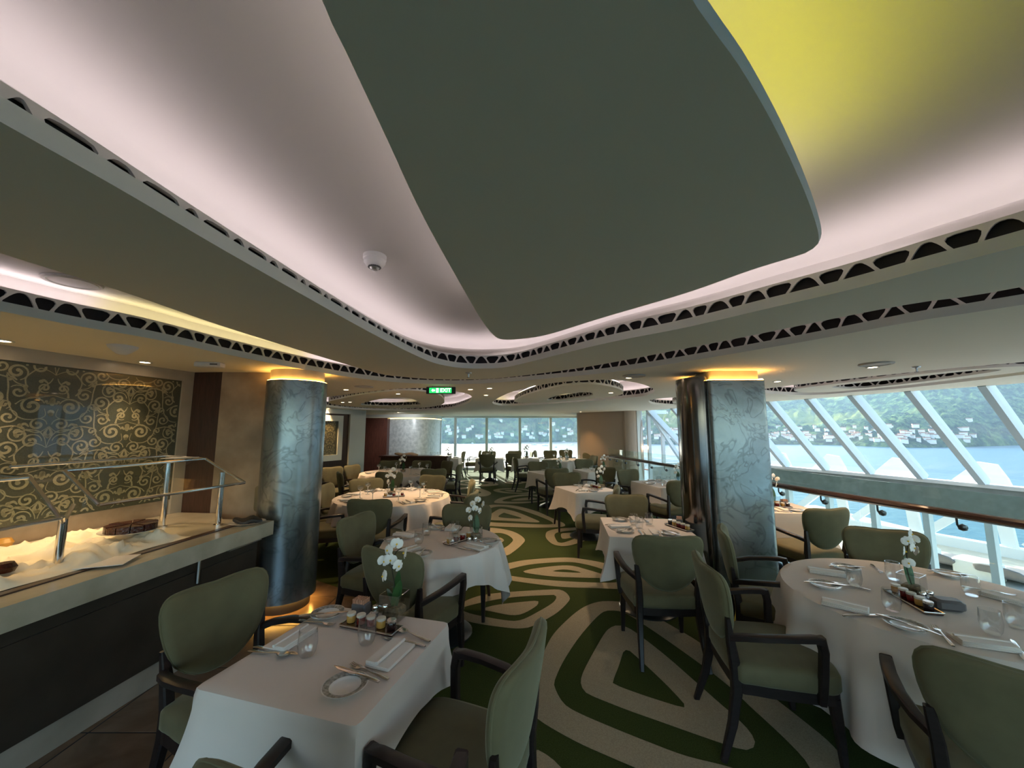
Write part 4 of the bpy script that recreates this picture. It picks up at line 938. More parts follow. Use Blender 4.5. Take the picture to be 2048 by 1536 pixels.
cpx(947, 961, (-.97,-.15), 'amber-lit chair at the right of the large round table')
cpx(777, 944, (.0,1), 'olive chair with back to us behind the large round table, between two round tables')
cpx(868, 938, (-.3,.95), 'olive chair at the near right of the furthest left round table')
cpx(677, 945, (.85,.5), 'dark olive chair beside the left wall panel')
cpx(702, 930, (.95,-.3), 'amber-lit chair against the left wall under the damask picture')
cpx(662, 934, (.8,-.5), 'small amber-lit chair deepest in the corner by the damask picture')
cpx(780, 921, (.2,-1), 'olive chair at the far left of the furthest left round table')
cpx(845, 921, (-.15,-1), 'olive chair at the far side of the furthest left round table')
cpx(897, 922, (-.75,-.65), 'olive chair at the far right of the furthest left round table')
cpx(922, 928, (-1,.05), 'side-on olive chair at the right of the furthest left round table')
chair(-2.05, 13.0, (-1,.1), 'side-on chair below the leftmost far window, nearer one')
chair(-1.75, 14.4, (-1,.1), 'side-on chair below the leftmost far window, further one')
chair(-1.2, 15.0, (-1,0), 'side-on chair below the second far window')
cpx(974, 909, (.02,1), 'chair with its back to us in front of the left far window table')
chair(-.85, 14.4, (0,-1), 'chair facing us at the far window table, left of the aisle end')
cpx(1026, 907, (.1,1), 'chair with its back to us in front of the far window table, right one')
chair(.1, 14.6, (0,-1), 'chair facing us under the middle far window')
chair(.75, 14.2, (-1,-.1), 'side-on chair right of the middle far window table')
cpx(1028, 915, (.98,.2), 'side-on olive chair at the left of the third aisle table')
cpx(1076, 923, (.1,-1), 'olive chair at the far side of the third aisle table, left one')
cpx(1100, 920, (.3,-.95), 'olive chair at the far side of the third aisle table, right one')
cpx(1115, 937, (-.25,.97), 'olive chair behind the second aisle table, with its back to us')
cpx(1133, 945, (.05,-1), 'olive chair facing us at the far side of the second aisle table')
cpx(1213, 934, (-.7,-.6), 'olive chair with an armrest at the far right of the second aisle table')
cpx(1253, 939, (.35,-.93), 'olive chair at the far left corner of the railing table left of the pillar')
cpx(1167, 918, (.1,-1), 'olive chair at the far side of the table near the railing bend')
cpx(1180, 906, (-.6,-.8), 'amber-lit chair in front of the taupe bulkhead')
cpx(1190, 911, (-.9,-.2), 'pale olive chair in front of the taupe bulkhead, right of the amber one')
chair(1.45, 14.9, (.1,-1), 'dark chair under the far window, left of the round bulkhead table')
chair(2.1, 15.3, (0,-1), 'small olive chair hard under the far window by the bulkhead')
chair(.85, 14.9, (1,-.2), 'side-on pale green chair under the far window')
cpx(1236, 973, (-.97,.25), 'olive chair with a visible left armrest between first and second aisle tables')
cpx(1250, 989, (.02,-1), 'olive chair facing us at the far side of the pillar table')
cpx(1338, 1073, (.06,1), 'olive chair with its back to us at the near side of the pillar table')
cpx(1364, 961, (-.3,.95), 'olive chair just left of the free-standing pillar')
cpx(1658, 1017, (-.12,1), 'pale-lit olive chair right of the free-standing pillar')
cpx(1442, 1057, (.90,-.42), 'olive chair in front of the free-standing pillar, facing the front right table')
cpx(1404, 1120, (.985,-.17), 'side-on olive chair at the left of the front right round table')
cpx(1762, 1057, (-.45,-.9), 'dark olive chair at the far side of the front right round table')
chair(1.68, 1.36, (.60,.80), 'large olive chair cut by the bottom right corner')
# ------------------------------------------------------------------ tableware kinds
def kinds():
    p = MB(); p.lathe([(0,.006),(.045,.0065),(.050,.0100)], 32, caps=False)
    ring = MB(); ring.lathe([(.0495,.0100),(.050,.0105),(.056,.013),(.080,.019),(.0815,.0185),(.078,.0155),(.05,.006),(.045,0),(0,0)], 40, caps=False)
    r2 = MB(); r2.lathe([(.0555,.0134),(.060,.0155),(.074,.0188),(.0775,.0192)], 40, caps=False)
    define('side_plate', [('plate_rim', ring.mesh('plate_rim', M['china']), [('rim_band', r2.mesh('rim_band', M['rim']))]), ('plate_well', p.mesh('plate_well', M['china']))])
    k = MB(); rsect(k, [(0,-.11,.004),(0,-.09,.006),(0,-.02,.007),(0,.005,.006)], [.010,.016,.012,.008], [.005,.007,.007,.005]); b = MB(); rsect(b, [(0,.004,.005),(0,.02,.005),(.001,.09,.005),(.004,.125,.004)], [.010,.020,.021,.003], [.003,.003,.002,.002])
    define('table_knife', [('handle', k.mesh('handle', M['silver'])), ('blade', b.mesh('blade', M['silver']))])
    k = MB(); rsect(k, [(0,-.10,.005),(0,-.085,.006),(0,-.02,.006),(0,.03,.010),(0,.045,.009)], [.012,.018,.008,.007,.010], [.004,.004,.005,.005,.004])
    t = MB(); rsect(t, [(0,.043,.009),(0,.055,.007),(0,.068,.006)], [.010,.024,.026], [.003]*3)
    for x in (-.0105,-.0035,.0035,.0105): rsect(t, [(x,.066,.006),(x,.09,.006),(x*.9,.105,.010)], [.0042,.0038,.002], [.003,.003,.002])
    define('fork', [('handle', k.mesh('handle', M['silver'])), ('tines', t.mesh('tines', M['silver']))])
    t = MB(); t.pillow([(.020*math.cos(a*PI/8), .072+.030*math.sin(a*PI/8)) for a in range(16)], .002, lambda x, y, d: V(x, y, .004+d+18*(x*x+(y-.072)**2*.5)), ((1,.5),(.8,.9),(.4,1)))
    k2 = MB(); rsect(k2, [(0,-.10,.005),(0,-.085,.006),(0,-.02,.006),(0,.03,.011),(0,.046,.010)], [.012,.018,.008,.007,.010], [.004,.004,.005,.005,.004])
    define('spoon', [('handle', k2.mesh('handle', M['silver'])), ('bowl', t.mesh('bowl', M['silver']))])
    n = MB()
    for i, (w, d, dx, z) in enumerate(((.115,.195,0,.004),(.113,.193,.001,.010),(.055,.192,-.028,.016),(.050,.190,-.030,.021))): n.bbox((dx,0,z), (w,d,.0062), .003)
    n.tube([(-.0005,-.095,.022),(-.0005,.095,.022)], .007, 8); define('napkin', [(None, n.mesh('napkin', M['napkin']))])
    g = MB(); g.lathe([(0,.006),(.028,.006),(.035,.02),(.040,.05),(.036,.11),(.0345,.11),(.0385,.05),(.033,.02),(.026,.002),(0,.002)], 24); define('water_glass', [(None, g.mesh('water_glass', M['glassware']))])
    g = MB(); g.lathe([(0,.112),(.020,.114),(.036,.128),(.040,.15),(.038,.175),(.0368,.175),(.0385,.15),(.034,.13),(.018,.118),(0,.116)], 18); st_ = MB(); st_.lathe([(0,.004),(.034,.002),(.034,.004),(.008,.010),(.005,.03),(.005,.10),(.012,.112),(0,.113)], 18)
    define('stemmed_glass', [('bowl', g.mesh('bowl', M['glassware'])), ('stem', st_.mesh('stem', M['china']))])
    def jar(kind, mat, lid):
        b = MB(); b.lathe([(0,.002),(.019,.002),(.021,.006),(.021,.030),(.018,.035)], 18); l = MB(); l.lathe([(.0205,.033),(.0215,.034),(.0215,.043),(.020,.045),(0,.045)], 18); parts = [('glass_body', b.mesh('glass_body', mat))]
        parts.append(('lid', l.mesh('lid', lid))); define(kind, parts)
    jar('jam_jar_red', M['jam_red'], M['lid']); jar('jam_jar_gold', M['jam_gold'], M['lid']); jar('jam_jar_dark', M['jam_dark'], M['chrome'])
    t = MB(); t.bbox((0,0,.006), (.30,.085,.012), .004); rim_ = MB(); rim_.tube([(-.15,-.0425,.012),(.15,-.0425,.012),(.15,.0425,.012),(-.15,.0425,.012),(-.15,-.0425,.012)], .004, 6); define('condiment_tray', [('tray_base', t.mesh('tray_base', M['tray'])), ('tray_rim', rim_.mesh('tray_rim', M['chrome']))])
    b = MB(); b.lathe([(0,.002),(.018,.002),(.019,.03),(.014,.045)], 14); l = MB(); l.lathe([(.016,.044),(.017,.05),(.013,.060),(0,.064)], 14); s = MB(); s.lathe([(0,.004),(.015,.004),(.0155,.026),(0,.026)], 12)
    define('shaker', [('glass_body', b.mesh('glass_body', M['glassware'])), ('salt', s.mesh('salt', M['china'])), ('cap', l.mesh('cap', M['chrome']))])
    b = MB(); b.bbox((0,0,.03), (.08,.06,.06), .006); c = MB()
    for i in range(8): c.box((-.03+i*.0085,0,.055), (.005,.05,.05), M=Matrix.Rotation(.12*(i%3-1), 3, 'Y'))
    define('packet_holder', [('holder', b.mesh('holder', M['caddy'])), ('packets', c.mesh('packets', M['packet']))])
    # orchid in a square glass vase
    v = MB(); 
    for (cx, cy, sx, sy) in ((0,-.05,.10,.004),(0,.05,.10,.004),(-.05,0,.004,.10),(.05,0,.004,.10)): v.box((cx,cy,.055), (sx,sy,.11))
    v.box((0,0,.003), (.10,.10,.006)); me_v = v.mesh('vase', M['glassware'], False)
    rimm = MB(); rimm.tube([(-.05,-.05,.11),(.05,-.05,.11),(.05,.05,.11),(-.05,.05,.11),(-.05,-.05,.11)], .0025, 6); me_rim = rimm.mesh('vase_rim', M['glassware'])
    mo = MB(); mo.bbox((0,0,.028), (.088,.088,.045), .012); me_m = mo.mesh('moss', M['pebble'])
    def leaf(dx, dy, ht, w, bend):
        l = MB(); pts = []; N = 9
        for i in range(N):
            t = i/(N-1); wd = w*math.sin(PI*min(1, .15+.85*t))**.7*(1 if t < .98 else .1); c = V(dx*t*bend, dy*t*bend, .04+ht*(t-.35*bend*t*t)); r = V(-dy, dx, 0).normalized()
            pts.append((c-r*wd, c+V(0,0,-.006), c+r*wd))
        for p in pts: l.v += [tuple(q) for q in p]
        l.f = [(3*i+k, 3*i+k+1, 3*i+k+4, 3*i+k+3) for i in range(N-1) for k in (0, 1)]; return l.mesh('leaf', M['leaf'], angle=80)
    leaves = [leaf(.02,.05,.19,.030,.4), leaf(.06,-.03,.17,.026,.6), leaf(-.05,-.01,.12,.024,.8)]
    stp = crom([(0,0,.04),(-.012,.01,.14),(-.02,0,.22),(.0,-.005,.29),(.035,-.01,.315)], 5, False); st_ = MB(); st_.tube(stp, .0028, 5)
    for q in ((-.05,.0,.24),(.03,.02,.25),(-.045,-.02,.18)): st_.tube([(-.015,.003,q[2]-.03), q], .0016, 4)
    me_s = st_.mesh('stem', M['stem'])
    fl = MB()
    for k, (an, ln, wd) in enumerate(((90,.034,.013),(18,.036,.023),(162,.036,.023),(-40,.032,.013),(-140,.032,.013))):
        a = math.radians(an); d = V(math.cos(a), 0, math.sin(a)); r = V(-d.z, 0, d.x)
        rows = [(0,.15),(.35,.8),(.65,1),(.88,.7),(1,.12)]; n0 = len(fl.v)
        for t, w_ in rows:
            for s_ in (-1, 0, 1): p = d*(ln*t)+r*(wd*w_*s_)+V(0,-.004+.006*t*t+.004*abs(s_),0); fl.v.append(tuple(p))
        fl.f += [(n0+3*i+q, n0+3*i+q+1, n0+3*i+q+4, n0+3*i+q+3) for i in range(4) for q in (0, 1)]
    me_f = fl.mesh('flower', M['petal'], angle=80); ce = MB(); ce.lathe([(0,-.006),(.006,0),(0,.008)], 8, (0,-.008,0)); me_c = ce.mesh('flower_centre', M['yellow'])
    return me_v, me_rim, me_m, leaves, me_s, me_f, me_c
OR = kinds()
FP = [((-.065,-.004,.245), .5), ((-.035,-.014,.300), -.4), ((.012,-.018,.335), .3), ((.055,-.014,.295), -.8), ((.030,-.03,.240), .9), ((-.055,-.014,.180), -.6), ((-.012,-.028,.262), .2)]
def orchid(loc, rz, label, nf=7, leaves=True, sc=1.0):
    me_v, me_rim, me_m, lv, me_s, me_f, me_c = OR; r = empty('orchid_vase', loc, rz); tag(r, label, 'orchid', 'white orchids in square glass vases'); r.scale = (sc, sc, sc)
    v = link('vase', me_v, r); link('vase_rim', me_rim, v); link('moss', me_m, r); link('stem', me_s, r)
    for m in lv[:(3 if leaves else 1)]: link('leaf', m, r)
    for (p, t) in FP[:nf]:
        f = link('flower', me_f, r, p); f.rotation_euler = (.25*t, .8*t, t*1.3-rz*.7); f.scale = (.86, .86, .86); link('flower_centre', me_c, f)
ZTb = .754
def tray_set(loc, rz, w, full=True, n=5):
    x, y = loc; place('condiment_tray', (x, y, ZTb), rz, 'narrow dark condiment tray '+w, 'tray', 'condiment trays')
    c, s = math.cos(rz), math.sin(rz); kinds_ = ['gold', 'red', 'red', 'gold', 'dark', 'red']; pn = {3: ['leftmost', 'middle', 'rightmost'], 4: ['leftmost', 'second from left', 'third from left', 'rightmost']}.get(n, ['leftmost', 'second from left', 'middle', 'second from right', 'rightmost'])
    for i in range(n):
        lx = -.115+i*.23/max(1, n-1); k = kinds_[i]; place('jam_jar_'+k, (x+lx*c, y+lx*s, ZTb+.012), 0, '%s jam jar in the tray %s' % (pn[i], w), 'jar', 'small jam jars', name='jam_jar')
def shakers(loc, w):
    place('shaker', (loc[0]-.022, loc[1], ZTb), 0, 'left-hand glass shaker '+w, 'shaker', 'salt and pepper shakers'); place('shaker', (loc[0]+.026, loc[1]+.008, ZTb), 0, 'right-hand glass shaker '+w, 'shaker', 'salt and pepper shakers')
def at(u, v): return P(u, v, ZTb)
def lay(kind, a, b, label, cat, group=None):
    """a long piece whose ends project at pixels a (handle) and b (tip)"""
    p, q = at(*a), at(*b); m = (p+q)/2; d = q-p; place(kind, (m.x, m.y, ZTb), math.atan2(-d.x, d.y), label, cat, group or cat+' pieces')
# --- front left table
fl_ = 'on the front left square table'
p = at(690, 1378); place('side_plate', p, 0, 'grey-rimmed side plate nearest the camera '+fl_, 'plate', 'grey-rimmed side plates'); pk = p
q = (at(738, 1374)-at(672, 1350)); o = place('table_knife', (p.x+.022, p.y+.052, ZTb+.016), math.atan2(-q.x, q.y)+PI, 'butter knife lying across the nearest side plate', 'knife', 'butter knives')
lay('fork', (778,1362), (702,1331), 'fork between the nearest plate and the folded napkin', 'fork')
p = at(782, 1313); place('napkin', p, rz1+math.radians(-3), 'folded white napkin at the right side '+fl_, 'napkin', 'folded napkins')
lay('table_knife', (848,1294), (769,1277), 'table knife beyond the right-hand napkin '+fl_, 'knife'); lay('spoon', (862,1286), (795,1260), 'dessert spoon beside the table knife '+fl_, 'spoon')
p = at(655, 1231); place('side_plate', p, 0, 'grey-rimmed side plate at the far corner '+fl_, 'plate', 'grey-rimmed side plates'); place('table_knife', (p.x-.01, p.y-.03, ZTb+.018), -1.35, 'butter knife lying across the far side plate '+fl_, 'knife', 'butter knives')
p = at(582, 1281); place('napkin', p, rz1+math.radians(180), 'folded white napkin at the left side '+fl_, 'napkin', 'folded napkins')
lay('table_knife', (512,1297), (588,1308), 'table knife left of the left-hand napkin '+fl_, 'knife'); lay('spoon', (505,1305), (570,1313), 'spoon at the left edge '+fl_, 'spoon'); lay('fork', (605,1243), (660,1251), 'fork by the far side plate '+fl_, 'fork')
place('water_glass', at(733, 1288), 0, 'clear water glass in front of the jam jars '+fl_, 'glass', 'clear water glasses'); place('water_glass', at(614, 1312), 0, 'clear water glass beside the left-hand napkin '+fl_, 'glass', 'clear water glasses')
a_, b_ = at(686, 1252), at(792, 1272); tray_set(((a_.x+b_.x)/2, (a_.y+b_.y)/2+.025), math.atan2(b_.y-a_.y, b_.x-a_.x), fl_)
p = at(750, 1248); shakers((p.x, p.y+.06), 'before the orchid '+fl_)
p = at(778, 1243); orchid((p.x+.01, p.y+.05, ZTb), rz1, 'white orchid with tall green leaves '+fl_, sc=1.08)
p = at(718, 1238); place('packet_holder', (p.x-.01, p.y+.05, ZTb), rz1, 'small holder of brown sugar packets '+fl_, 'holder', 'sugar packet holders')
# --- front right table
fr__ = 'on the front right round table'
for (u, v, w) in ((1650,1174,'at the left edge'),(1692,1139,'at the far left edge'),(1812,1256,'nearest the camera'),(1900,1152,'at the far side')):
    p = at(u, v); place('side_plate', p, 0, 'grey-rimmed side plate %s %s' % (w, fr__), 'plate', 'grey-rimmed side plates'); place('table_knife', (p.x, p.y, ZTb+.016), {1650:1.35,1692:1.5,1812:.5,1900:1.2}[u]+PI, 'butter knife on the plate %s %s' % (w, fr__), 'knife', 'butter knives')
for (u, v, r, w) in ((1652,1146,-.5,'at the far left'),(1690,1214,-.75,'at the left'),(1965,1288,-.35,'at the near side'),(2015,1200,-1.2,'at the right')):
    place('napkin', at(u, v), r+PI/2, 'folded napkin %s %s' % (w, fr__), 'napkin', 'folded napkins')
lay('table_knife', (1688,1233), (1768,1232), 'table knife below the left napkin '+fr__, 'knife'); lay('fork', (1910,1298), (1866,1252), 'fork right of the nearest plate '+fr__, 'fork'); lay('fork', (1722,1178), (1672,1168), 'fork beside the left plate '+fr__, 'fork')
lay('table_knife', (2030,1290), (2048,1315), 'table knife at the right picture edge '+fr__, 'knife'); lay('fork', (1745,1132), (1762,1146), 'fork by the far napkin '+fr__, 'fork'); lay('fork', (1962,1181), (1990,1186), 'fork by the right-hand napkin '+fr__, 'fork')
for (u, v, w) in ((1710,1172,'left of the condiment tray'),(1788,1160,'behind the orchid'),(1785,1222,'in front of the condiment tray'),(1944,1192,'right of the orchid'),(1985,1268,'beside the near napkin'),(2035,1255,'at the right picture edge')):
    place('water_glass', at(u, v), 0, 'clear water glass %s %s' % (w, fr__), 'glass', 'clear water glasses')
a_, b_ = at(1790, 1186), at(1880, 1236); tray_set(((a_.x+b_.x)/2, (a_.y+b_.y)/2+.02), math.atan2(b_.y-a_.y, b_.x-a_.x), fr__)
p = at(1868, 1212); shakers((p.x, p.y+.03), 'behind the tray '+fr__)
p = at(1848, 1196); orchid((p.x, p.y+.06, ZTb), .5, 'white orchid with an arching dark stem '+fr__, 7, False)
p = at(1905, 1222); mb = MB(); mb.bbox((0,0,.027), (.12,.08,.054), .012); o = obj('sugar_box', mb, M['caddy'], loc=(p.x, p.y+.02, ZTb), rz=-.3); tag(o, 'rounded grey sugar box '+fr__, 'box')
# --- other tables: settings placed round each one
DIRN = {0:'far side',45:'far right',90:'right side',135:'near right',180:'near side',225:'near left',270:'left side',315:'far left'}
def dirname(d):
    k = min(DIRN, key=lambda q: min(abs((d-q) % 360), 360-abs((d-q) % 360))); return DIRN[k]
def settings(key, degs, w, glassk='water_glass', cut=True, nap=True):
    c, kind, a, rz = TB[key]; used = set()
    for i, d in enumerate(degs):
        dn = dirname(d)
        if dn in used: dn = 'second '+dn
        used.add(dn)
        t = math.radians(d); rr_ = a*.80 if kind == 'rd' else a*.72; n_ = V(math.sin(t), math.cos(t), 0); s_ = V(math.cos(t), -math.sin(t), 0)
        base = V(c[0], c[1], ZTb); r_ = -t
        if nap: place('napkin', base+n_*(rr_-.02), r_, 'folded napkin at the %s of %s' % (dn, w), 'napkin', 'folded napkins')
        p = base+n_*(rr_-.02)-s_*.17; place('side_plate', p, 0, 'side plate at the %s of %s' % (dn, w), 'plate', 'grey-rimmed side plates')
        if cut:
            place('table_knife', base+n_*(rr_-.02)+s_*.09, r_+PI, 'table knife at the %s of %s' % (dn, w), 'knife', 'table knives'); place('fork', base+n_*(rr_-.02)-s_*.08, r_+PI, 'fork at the %s of %s' % (dn, w), 'fork', 'forks')
            place('table_knife', p+V(0,0,.016), r_+.6, 'butter knife on plate, %s of %s' % (dn, w), 'knife', 'butter knives')
        place(glassk, base+n_*(rr_-.20)+s_*.07, 0, ('stemmed glass' if 'stem' in glassk else 'clear water glass')+' at the %s of %s' % (dn, w), 'glass', 'glasses')
settings('T2', (5, 125, 215, 290), 'the small round table on the left')
p = at(950, 1083); orchid((p.x, p.y+.08, ZTb), .2, 'white orchid at the right of the small round table', 7, False, 1.0)
p = at(944, 1090); shakers((p.x, p.y), 'on the small round table'); p = at(930, 1082); tray_set((p.x-.05, p.y), .9, 'on the small round table', n=4)
settings('T3', (10, 55, 100, 145, 190, 235, 280, 325), 'the large left round table', 'stemmed_glass')
orchid((T3c.x-.05, T3c.y+.1, ZTb), .2, 'white orchid in the middle of the large left round table', 7, False, 1.1); tray_set((T3c.x+.03, T3c.y-.06), .3, 'on the large left round table', n=3)
settings('T4', (20, 80, 140, 200, 260, 320), 'the furthest left round table', 'stemmed_glass', False); orchid((T4c.x, T4c.y, ZTb), .2, 'white orchid on the furthest left round table', 7, False, 1.1)
settings('M1', (0, 188, 265), 'the square table touching the pillar')
tray_set((1.62, 3.88), 1.9, 'on the square table touching the pillar'); place('packet_holder', (1.68, 4.0, ZTb), 1.2, 'sugar packet holder on the square table touching the pillar', 'holder', 'sugar packet holders')
settings('M2', (20, 200), 'the second aisle table'); tray_set((1.36, 6.44), -1.2, 'on the second aisle table', n=4); orchid((1.48, 6.55, ZTb), .2, 'white orchid on the second aisle table', 7, False)
settings('M3', (10, 190), 'the third aisle table', cut=False); orchid((1.1, 8.95, ZTb), .1, 'white orchid on the third aisle table', 7, False)
settings('M5', (0, 180), 'the table near the railing bend', cut=False); orchid((2.2, 9.4, ZTb), .1, 'white orchid on the table near the railing bend', 7, False)
settings('M6', (0, 90, 180, 270), 'the round bulkhead table', 'stemmed_glass', False); orchid((1.75, 12.5, ZTb), .1, 'white orchid on the round bulkhead table', 7, False)
settings('M7', (0, 180), 'the left far window table', 'stemmed_glass', False); orchid((-.7, 13.3, ZTb), .1, 'white orchid on the left far window table', 7, False)
settings('M8', (0, 180), 'the middle far window table', 'stemmed_glass', False); orchid((.5, 13.3, ZTb), .1, 'white orchid on the middle far window table', 7, False, 1.2)
settings('M9', (90, 270), 'the leftmost far window table', 'stemmed_glass', False); orchid((-2.2, 13.4, ZTb), .1, 'white orchid on the leftmost far window table', 7, False)
settings('R3', (0, 200, 280), 'the table left of the silver pillar', cut=True); orchid((3.0, 7.1, ZTb), .1, 'white orchid on the railing table left of the pillar', 7, True)
settings('R2', (190, 10), 'the table right of the silver pillar'); orchid((3.3, 5.0, ZTb), .1, 'white orchid on the railing table right of the pillar', 6, False, 1.1); tray_set((3.28, 4.9), -.2, 'on the railing table right of the pillar')
place('packet_holder', (3.42, 4.98, ZTb), .1, 'sugar packet holder on the railing table right of the pillar', 'holder', 'sugar packet holders')
# dark service table by the silver wall
sv = empty('service_table', (-3.1, 12.6, 0)); tag(sv, 'dark wooden service table in front of the far silver wall', 'table')
mb = MB(); mb.bbox((0,0,.86), (2.2,.6,.05), .01); obj('table_top', mb, M['redwood'], sv); mb = MB(); mb.bbox((0,0,.42), (2.1,.5,.84), .01); obj('cabinet', mb, M['brownwood'], sv)
mb = MB(); mb.pillow([(p.x, p.y) for p in crom([(-.3,-.15,0),(.3,-.18,0),(.32,.15,0),(-.3,.18,0)], 4)], .03, lambda x, y, d: V(x-3.4, y+12.55, .925+d+.02*math.sin(x*14)), ); o = obj('folded_cloth', mb, pbr('peach_cloth', (.75,.45,.28), .8)); tag(o, 'peach cloth crumpled on the far service table', 'cloth')
for i in range(4): place('water_glass', (-2.6+i*.11, 12.6, .885), 0, 'clear glass standing on the right end of the far service table', 'glass', 'glasses on the service table')
# ------------------------------------------------------------------ buffet
ZB = .88
c0 = P(0, 1217, ZB); c1 = P(548, 1041, ZB); dC = (c1-c0).normalized(); nC = Vector((dC.y, -dC.x, 0))
cS = c0 - dC*2.2
def wallpt(p):  # point on the back wall behind a point of the counter front
    t = (A2-p).dot(nW)/(-nC).dot(nW); return p + (-nC)*t
bu = empty('buffet_counter', tuple(c0)); bu.location = (0, 0, 0); tag(bu, 'long buffet counter with pale marble slab and dark front along the left wall', 'buffet')
bw0, bw1 = wallpt(cS)+nW*.02, A2+nW*.02-dW*.03
e_ = c1 - nC*.52
mb = MB(); mb.slab([[cS[:2], c1[:2], (e_.x, e_.y), (-2.88, 3.93), (A2.x+.05, A2.y-.03), bw1[:2], bw0[:2]]], ZB-.055, ZB); obj('marble_slab', mb, M['counter'], bu, smooth=False)
mb = MB(); a = cS; b = c1; mb.beam(a-V(0,0,.0875)-nC*.02, b-V(0,0,.0875)-nC*.02, .04, .065); obj('slab_edge', mb, M['counter'], bu, smooth=False)
def fr_line(off): return c0 - nC*off
off = .10
mb = MB(); a = cS-nC*off; b = c1-nC*off-dC*.06; mb.slab([[a[:2], b[:2], (b-nC*.4)[:2], (a-nC*.4)[:2]]], .16, ZB-.055); obj('front_panel', mb, M['base'], bu, smooth=False)
mb = MB(); a = cS-nC*(off+.03); b = c1-nC*(off+.03)-dC*.06; mb.slab([[a[:2], b[:2], (b-nC*.3)[:2], (a-nC*.3)[:2]]], 0, .16); obj('plinth', mb, M['stone_trim'], bu, smooth=False)
Lc = (c1-c0).length
for s0, s1 in ((Lc-.62, Lc-.1), (Lc-1.9, Lc-.66), (Lc-3.3, Lc-1.94)):
    a = c0+dC*s0-nC*(off-.012); b = c0+dC*s1-nC*(off-.012); mb = MB(); mb.slab([[a[:2], b[:2], (b-nC*.02)[:2], (a-nC*.02)[:2]]], .20, .66); obj('cabinet_door', mb, M['base'], bu, smooth=False)
a = c0+dC*(Lc-.66)-nC*(off-.03); mb = MB(); mb.tube([a+V(0,0,.58-ZB), a+V(0,0,.74-ZB)], .010, 6); obj('latch', mb, M['steel'], bu)
a = c0+dC*(Lc-.42); b = c0+dC*(Lc-.08); mb = MB(); mb.beam(a-nC*.06+V(0,0,-.13+ZB-ZB), b-nC*.06+V(0,0,-.13), .03, .035); obj('socket_strip', mb, M['steel'], bu, smooth=False)
mb = MB(); mb.beam(cS-nC*.20+V(0,0,.004), c1-nC*.20+V(0,0,.004), .05, .008); obj('wood_inlay', mb, M['brownwood'], bu, smooth=False)
# crumpled cloth over the counter
def counter_pt(s, w): return c0 + dC*s - nC*w
dr = MB(); ns, nw = 150, 40
for i in range(ns):
    s = -1.3 + (Lc+.72)*i/(ns-1)
    for j in range(nw):
        t = j/(nw-1); w0_ = .23+.02*math.sin(s*9); back = (wallpt(counter_pt(s, 0))-counter_pt(s, 0)).length-.10; back = min(back, 1.05)
        w_ = w0_+(back-w0_)*t; p = counter_pt(s, w_)
        h = .5+.5*mnoise.noise(V(s*2.0, w_*3.2, 2)); r_ = 1-abs(mnoise.noise(V(s*3.1+w_*1.5, w_*4.2-s*1.2, 7)))*2.0; f2 = 1-abs(mnoise.noise(V(s*8, w_*9, 4)))*1.6
        env = min(1, t/.10)*min(1, (1-t)/.12); e2 = min(1, (i/(ns-1))/.03)*min(1, (1-i/(ns-1))/.06)
        z = ZB+.006 + env*e2*(.012+.03*h*t**.5 + .060*max(0, r_)**4 + .030*max(0, f2)**3)
        dr.v.append((p.x, p.y, z))
dr.f = [(i*nw+j, i*nw+j+1, (i+1)*nw+j+1, (i+1)*nw+j) for i in range(ns-1) for j in range(nw-1)]
o = obj('display_cloth', dr, M['drape'], angle=180); tag(o, 'cream cloth crumpled along the buffet top under the glass guard', 'cloth')
# cake
p = P(262, 1060, ZB+.10); ck = empty('chocolate_cake', (p.x, p.y, ZB+.085), .2); ck.scale = (.87, .87, .87); tag(ck, 'glazed chocolate cake cut in slices on a white plate on the buffet', 'cake')
mb = MB(); mb.lathe([(0,0),(.10,0),(.19,.018),(.20,.024),(.19,.022),(.10,.008),(0,.008)], 36); obj('cake_plate', mb, M['china'], ck)
for k in range(12):
    a0 = 2*PI*k/12+.02; a1 = 2*PI*(k+1)/12-.02; pts = [(.008*math.cos((a0+a1)/2), .008*math.sin((a0+a1)/2))] + [(.165*math.cos(a0+(a1-a0)*j/5), .165*math.sin(a0+(a1-a0)*j/5)) for j in range(6)]
    mb = MB(); mb.slab([pts], .014, .068+.004*(k % 2)); obj('slice', mb, M['cake'], ck, smooth=False)
for i, (u, v, lab) in enumerate(((6,1085,'small golden pastry at the left picture edge on the buffet'),(8,1135,'dark red pastry pile at the left picture edge on the buffet'))):
    p = P(u, v, ZB+.08); mb = MB(); mb.lathe([(0,0),(.04,.005),(.05,.03),(.035,.055),(0,.06)], 10); o = obj('pastry', mb, (M['jam_gold'], M['cake'])[i], loc=(p.x, p.y, ZB+.05)); tag(o, lab, 'pastry')
p = P(165, 1138, ZB+.01); mb = MB(); mb.bbox((0,0,.002), (.21,.30,.004), .001); o = obj('paper_sheet', mb, M['white'], loc=(p.x, p.y+.1, ZB+.014), rz=-1.2); tag(o, 'white paper sheet at the foot of the near guard post', 'paper')
p = P(497, 1048, ZB); pl = empty('dark_plate', (p.x-.03, p.y+.03, ZB)); tag(pl, 'dark cloth heaped on a plate at the end of the counter', 'plate'); mb = MB(); mb.lathe([(0,.002),(.10,.002),(.14,.012),(0,.008)], 28); obj('plate_disc', mb, M['china'], pl)
mb = MB(); mb.pillow([(.12*math.cos(a*PI/10), .09*math.sin(a*PI/10)) for a in range(20)], .018, lambda x, y, d: V(x, y, .025+d+.012*math.sin(x*40+y*25))); obj('dark_cloth', mb, M['black'], pl)
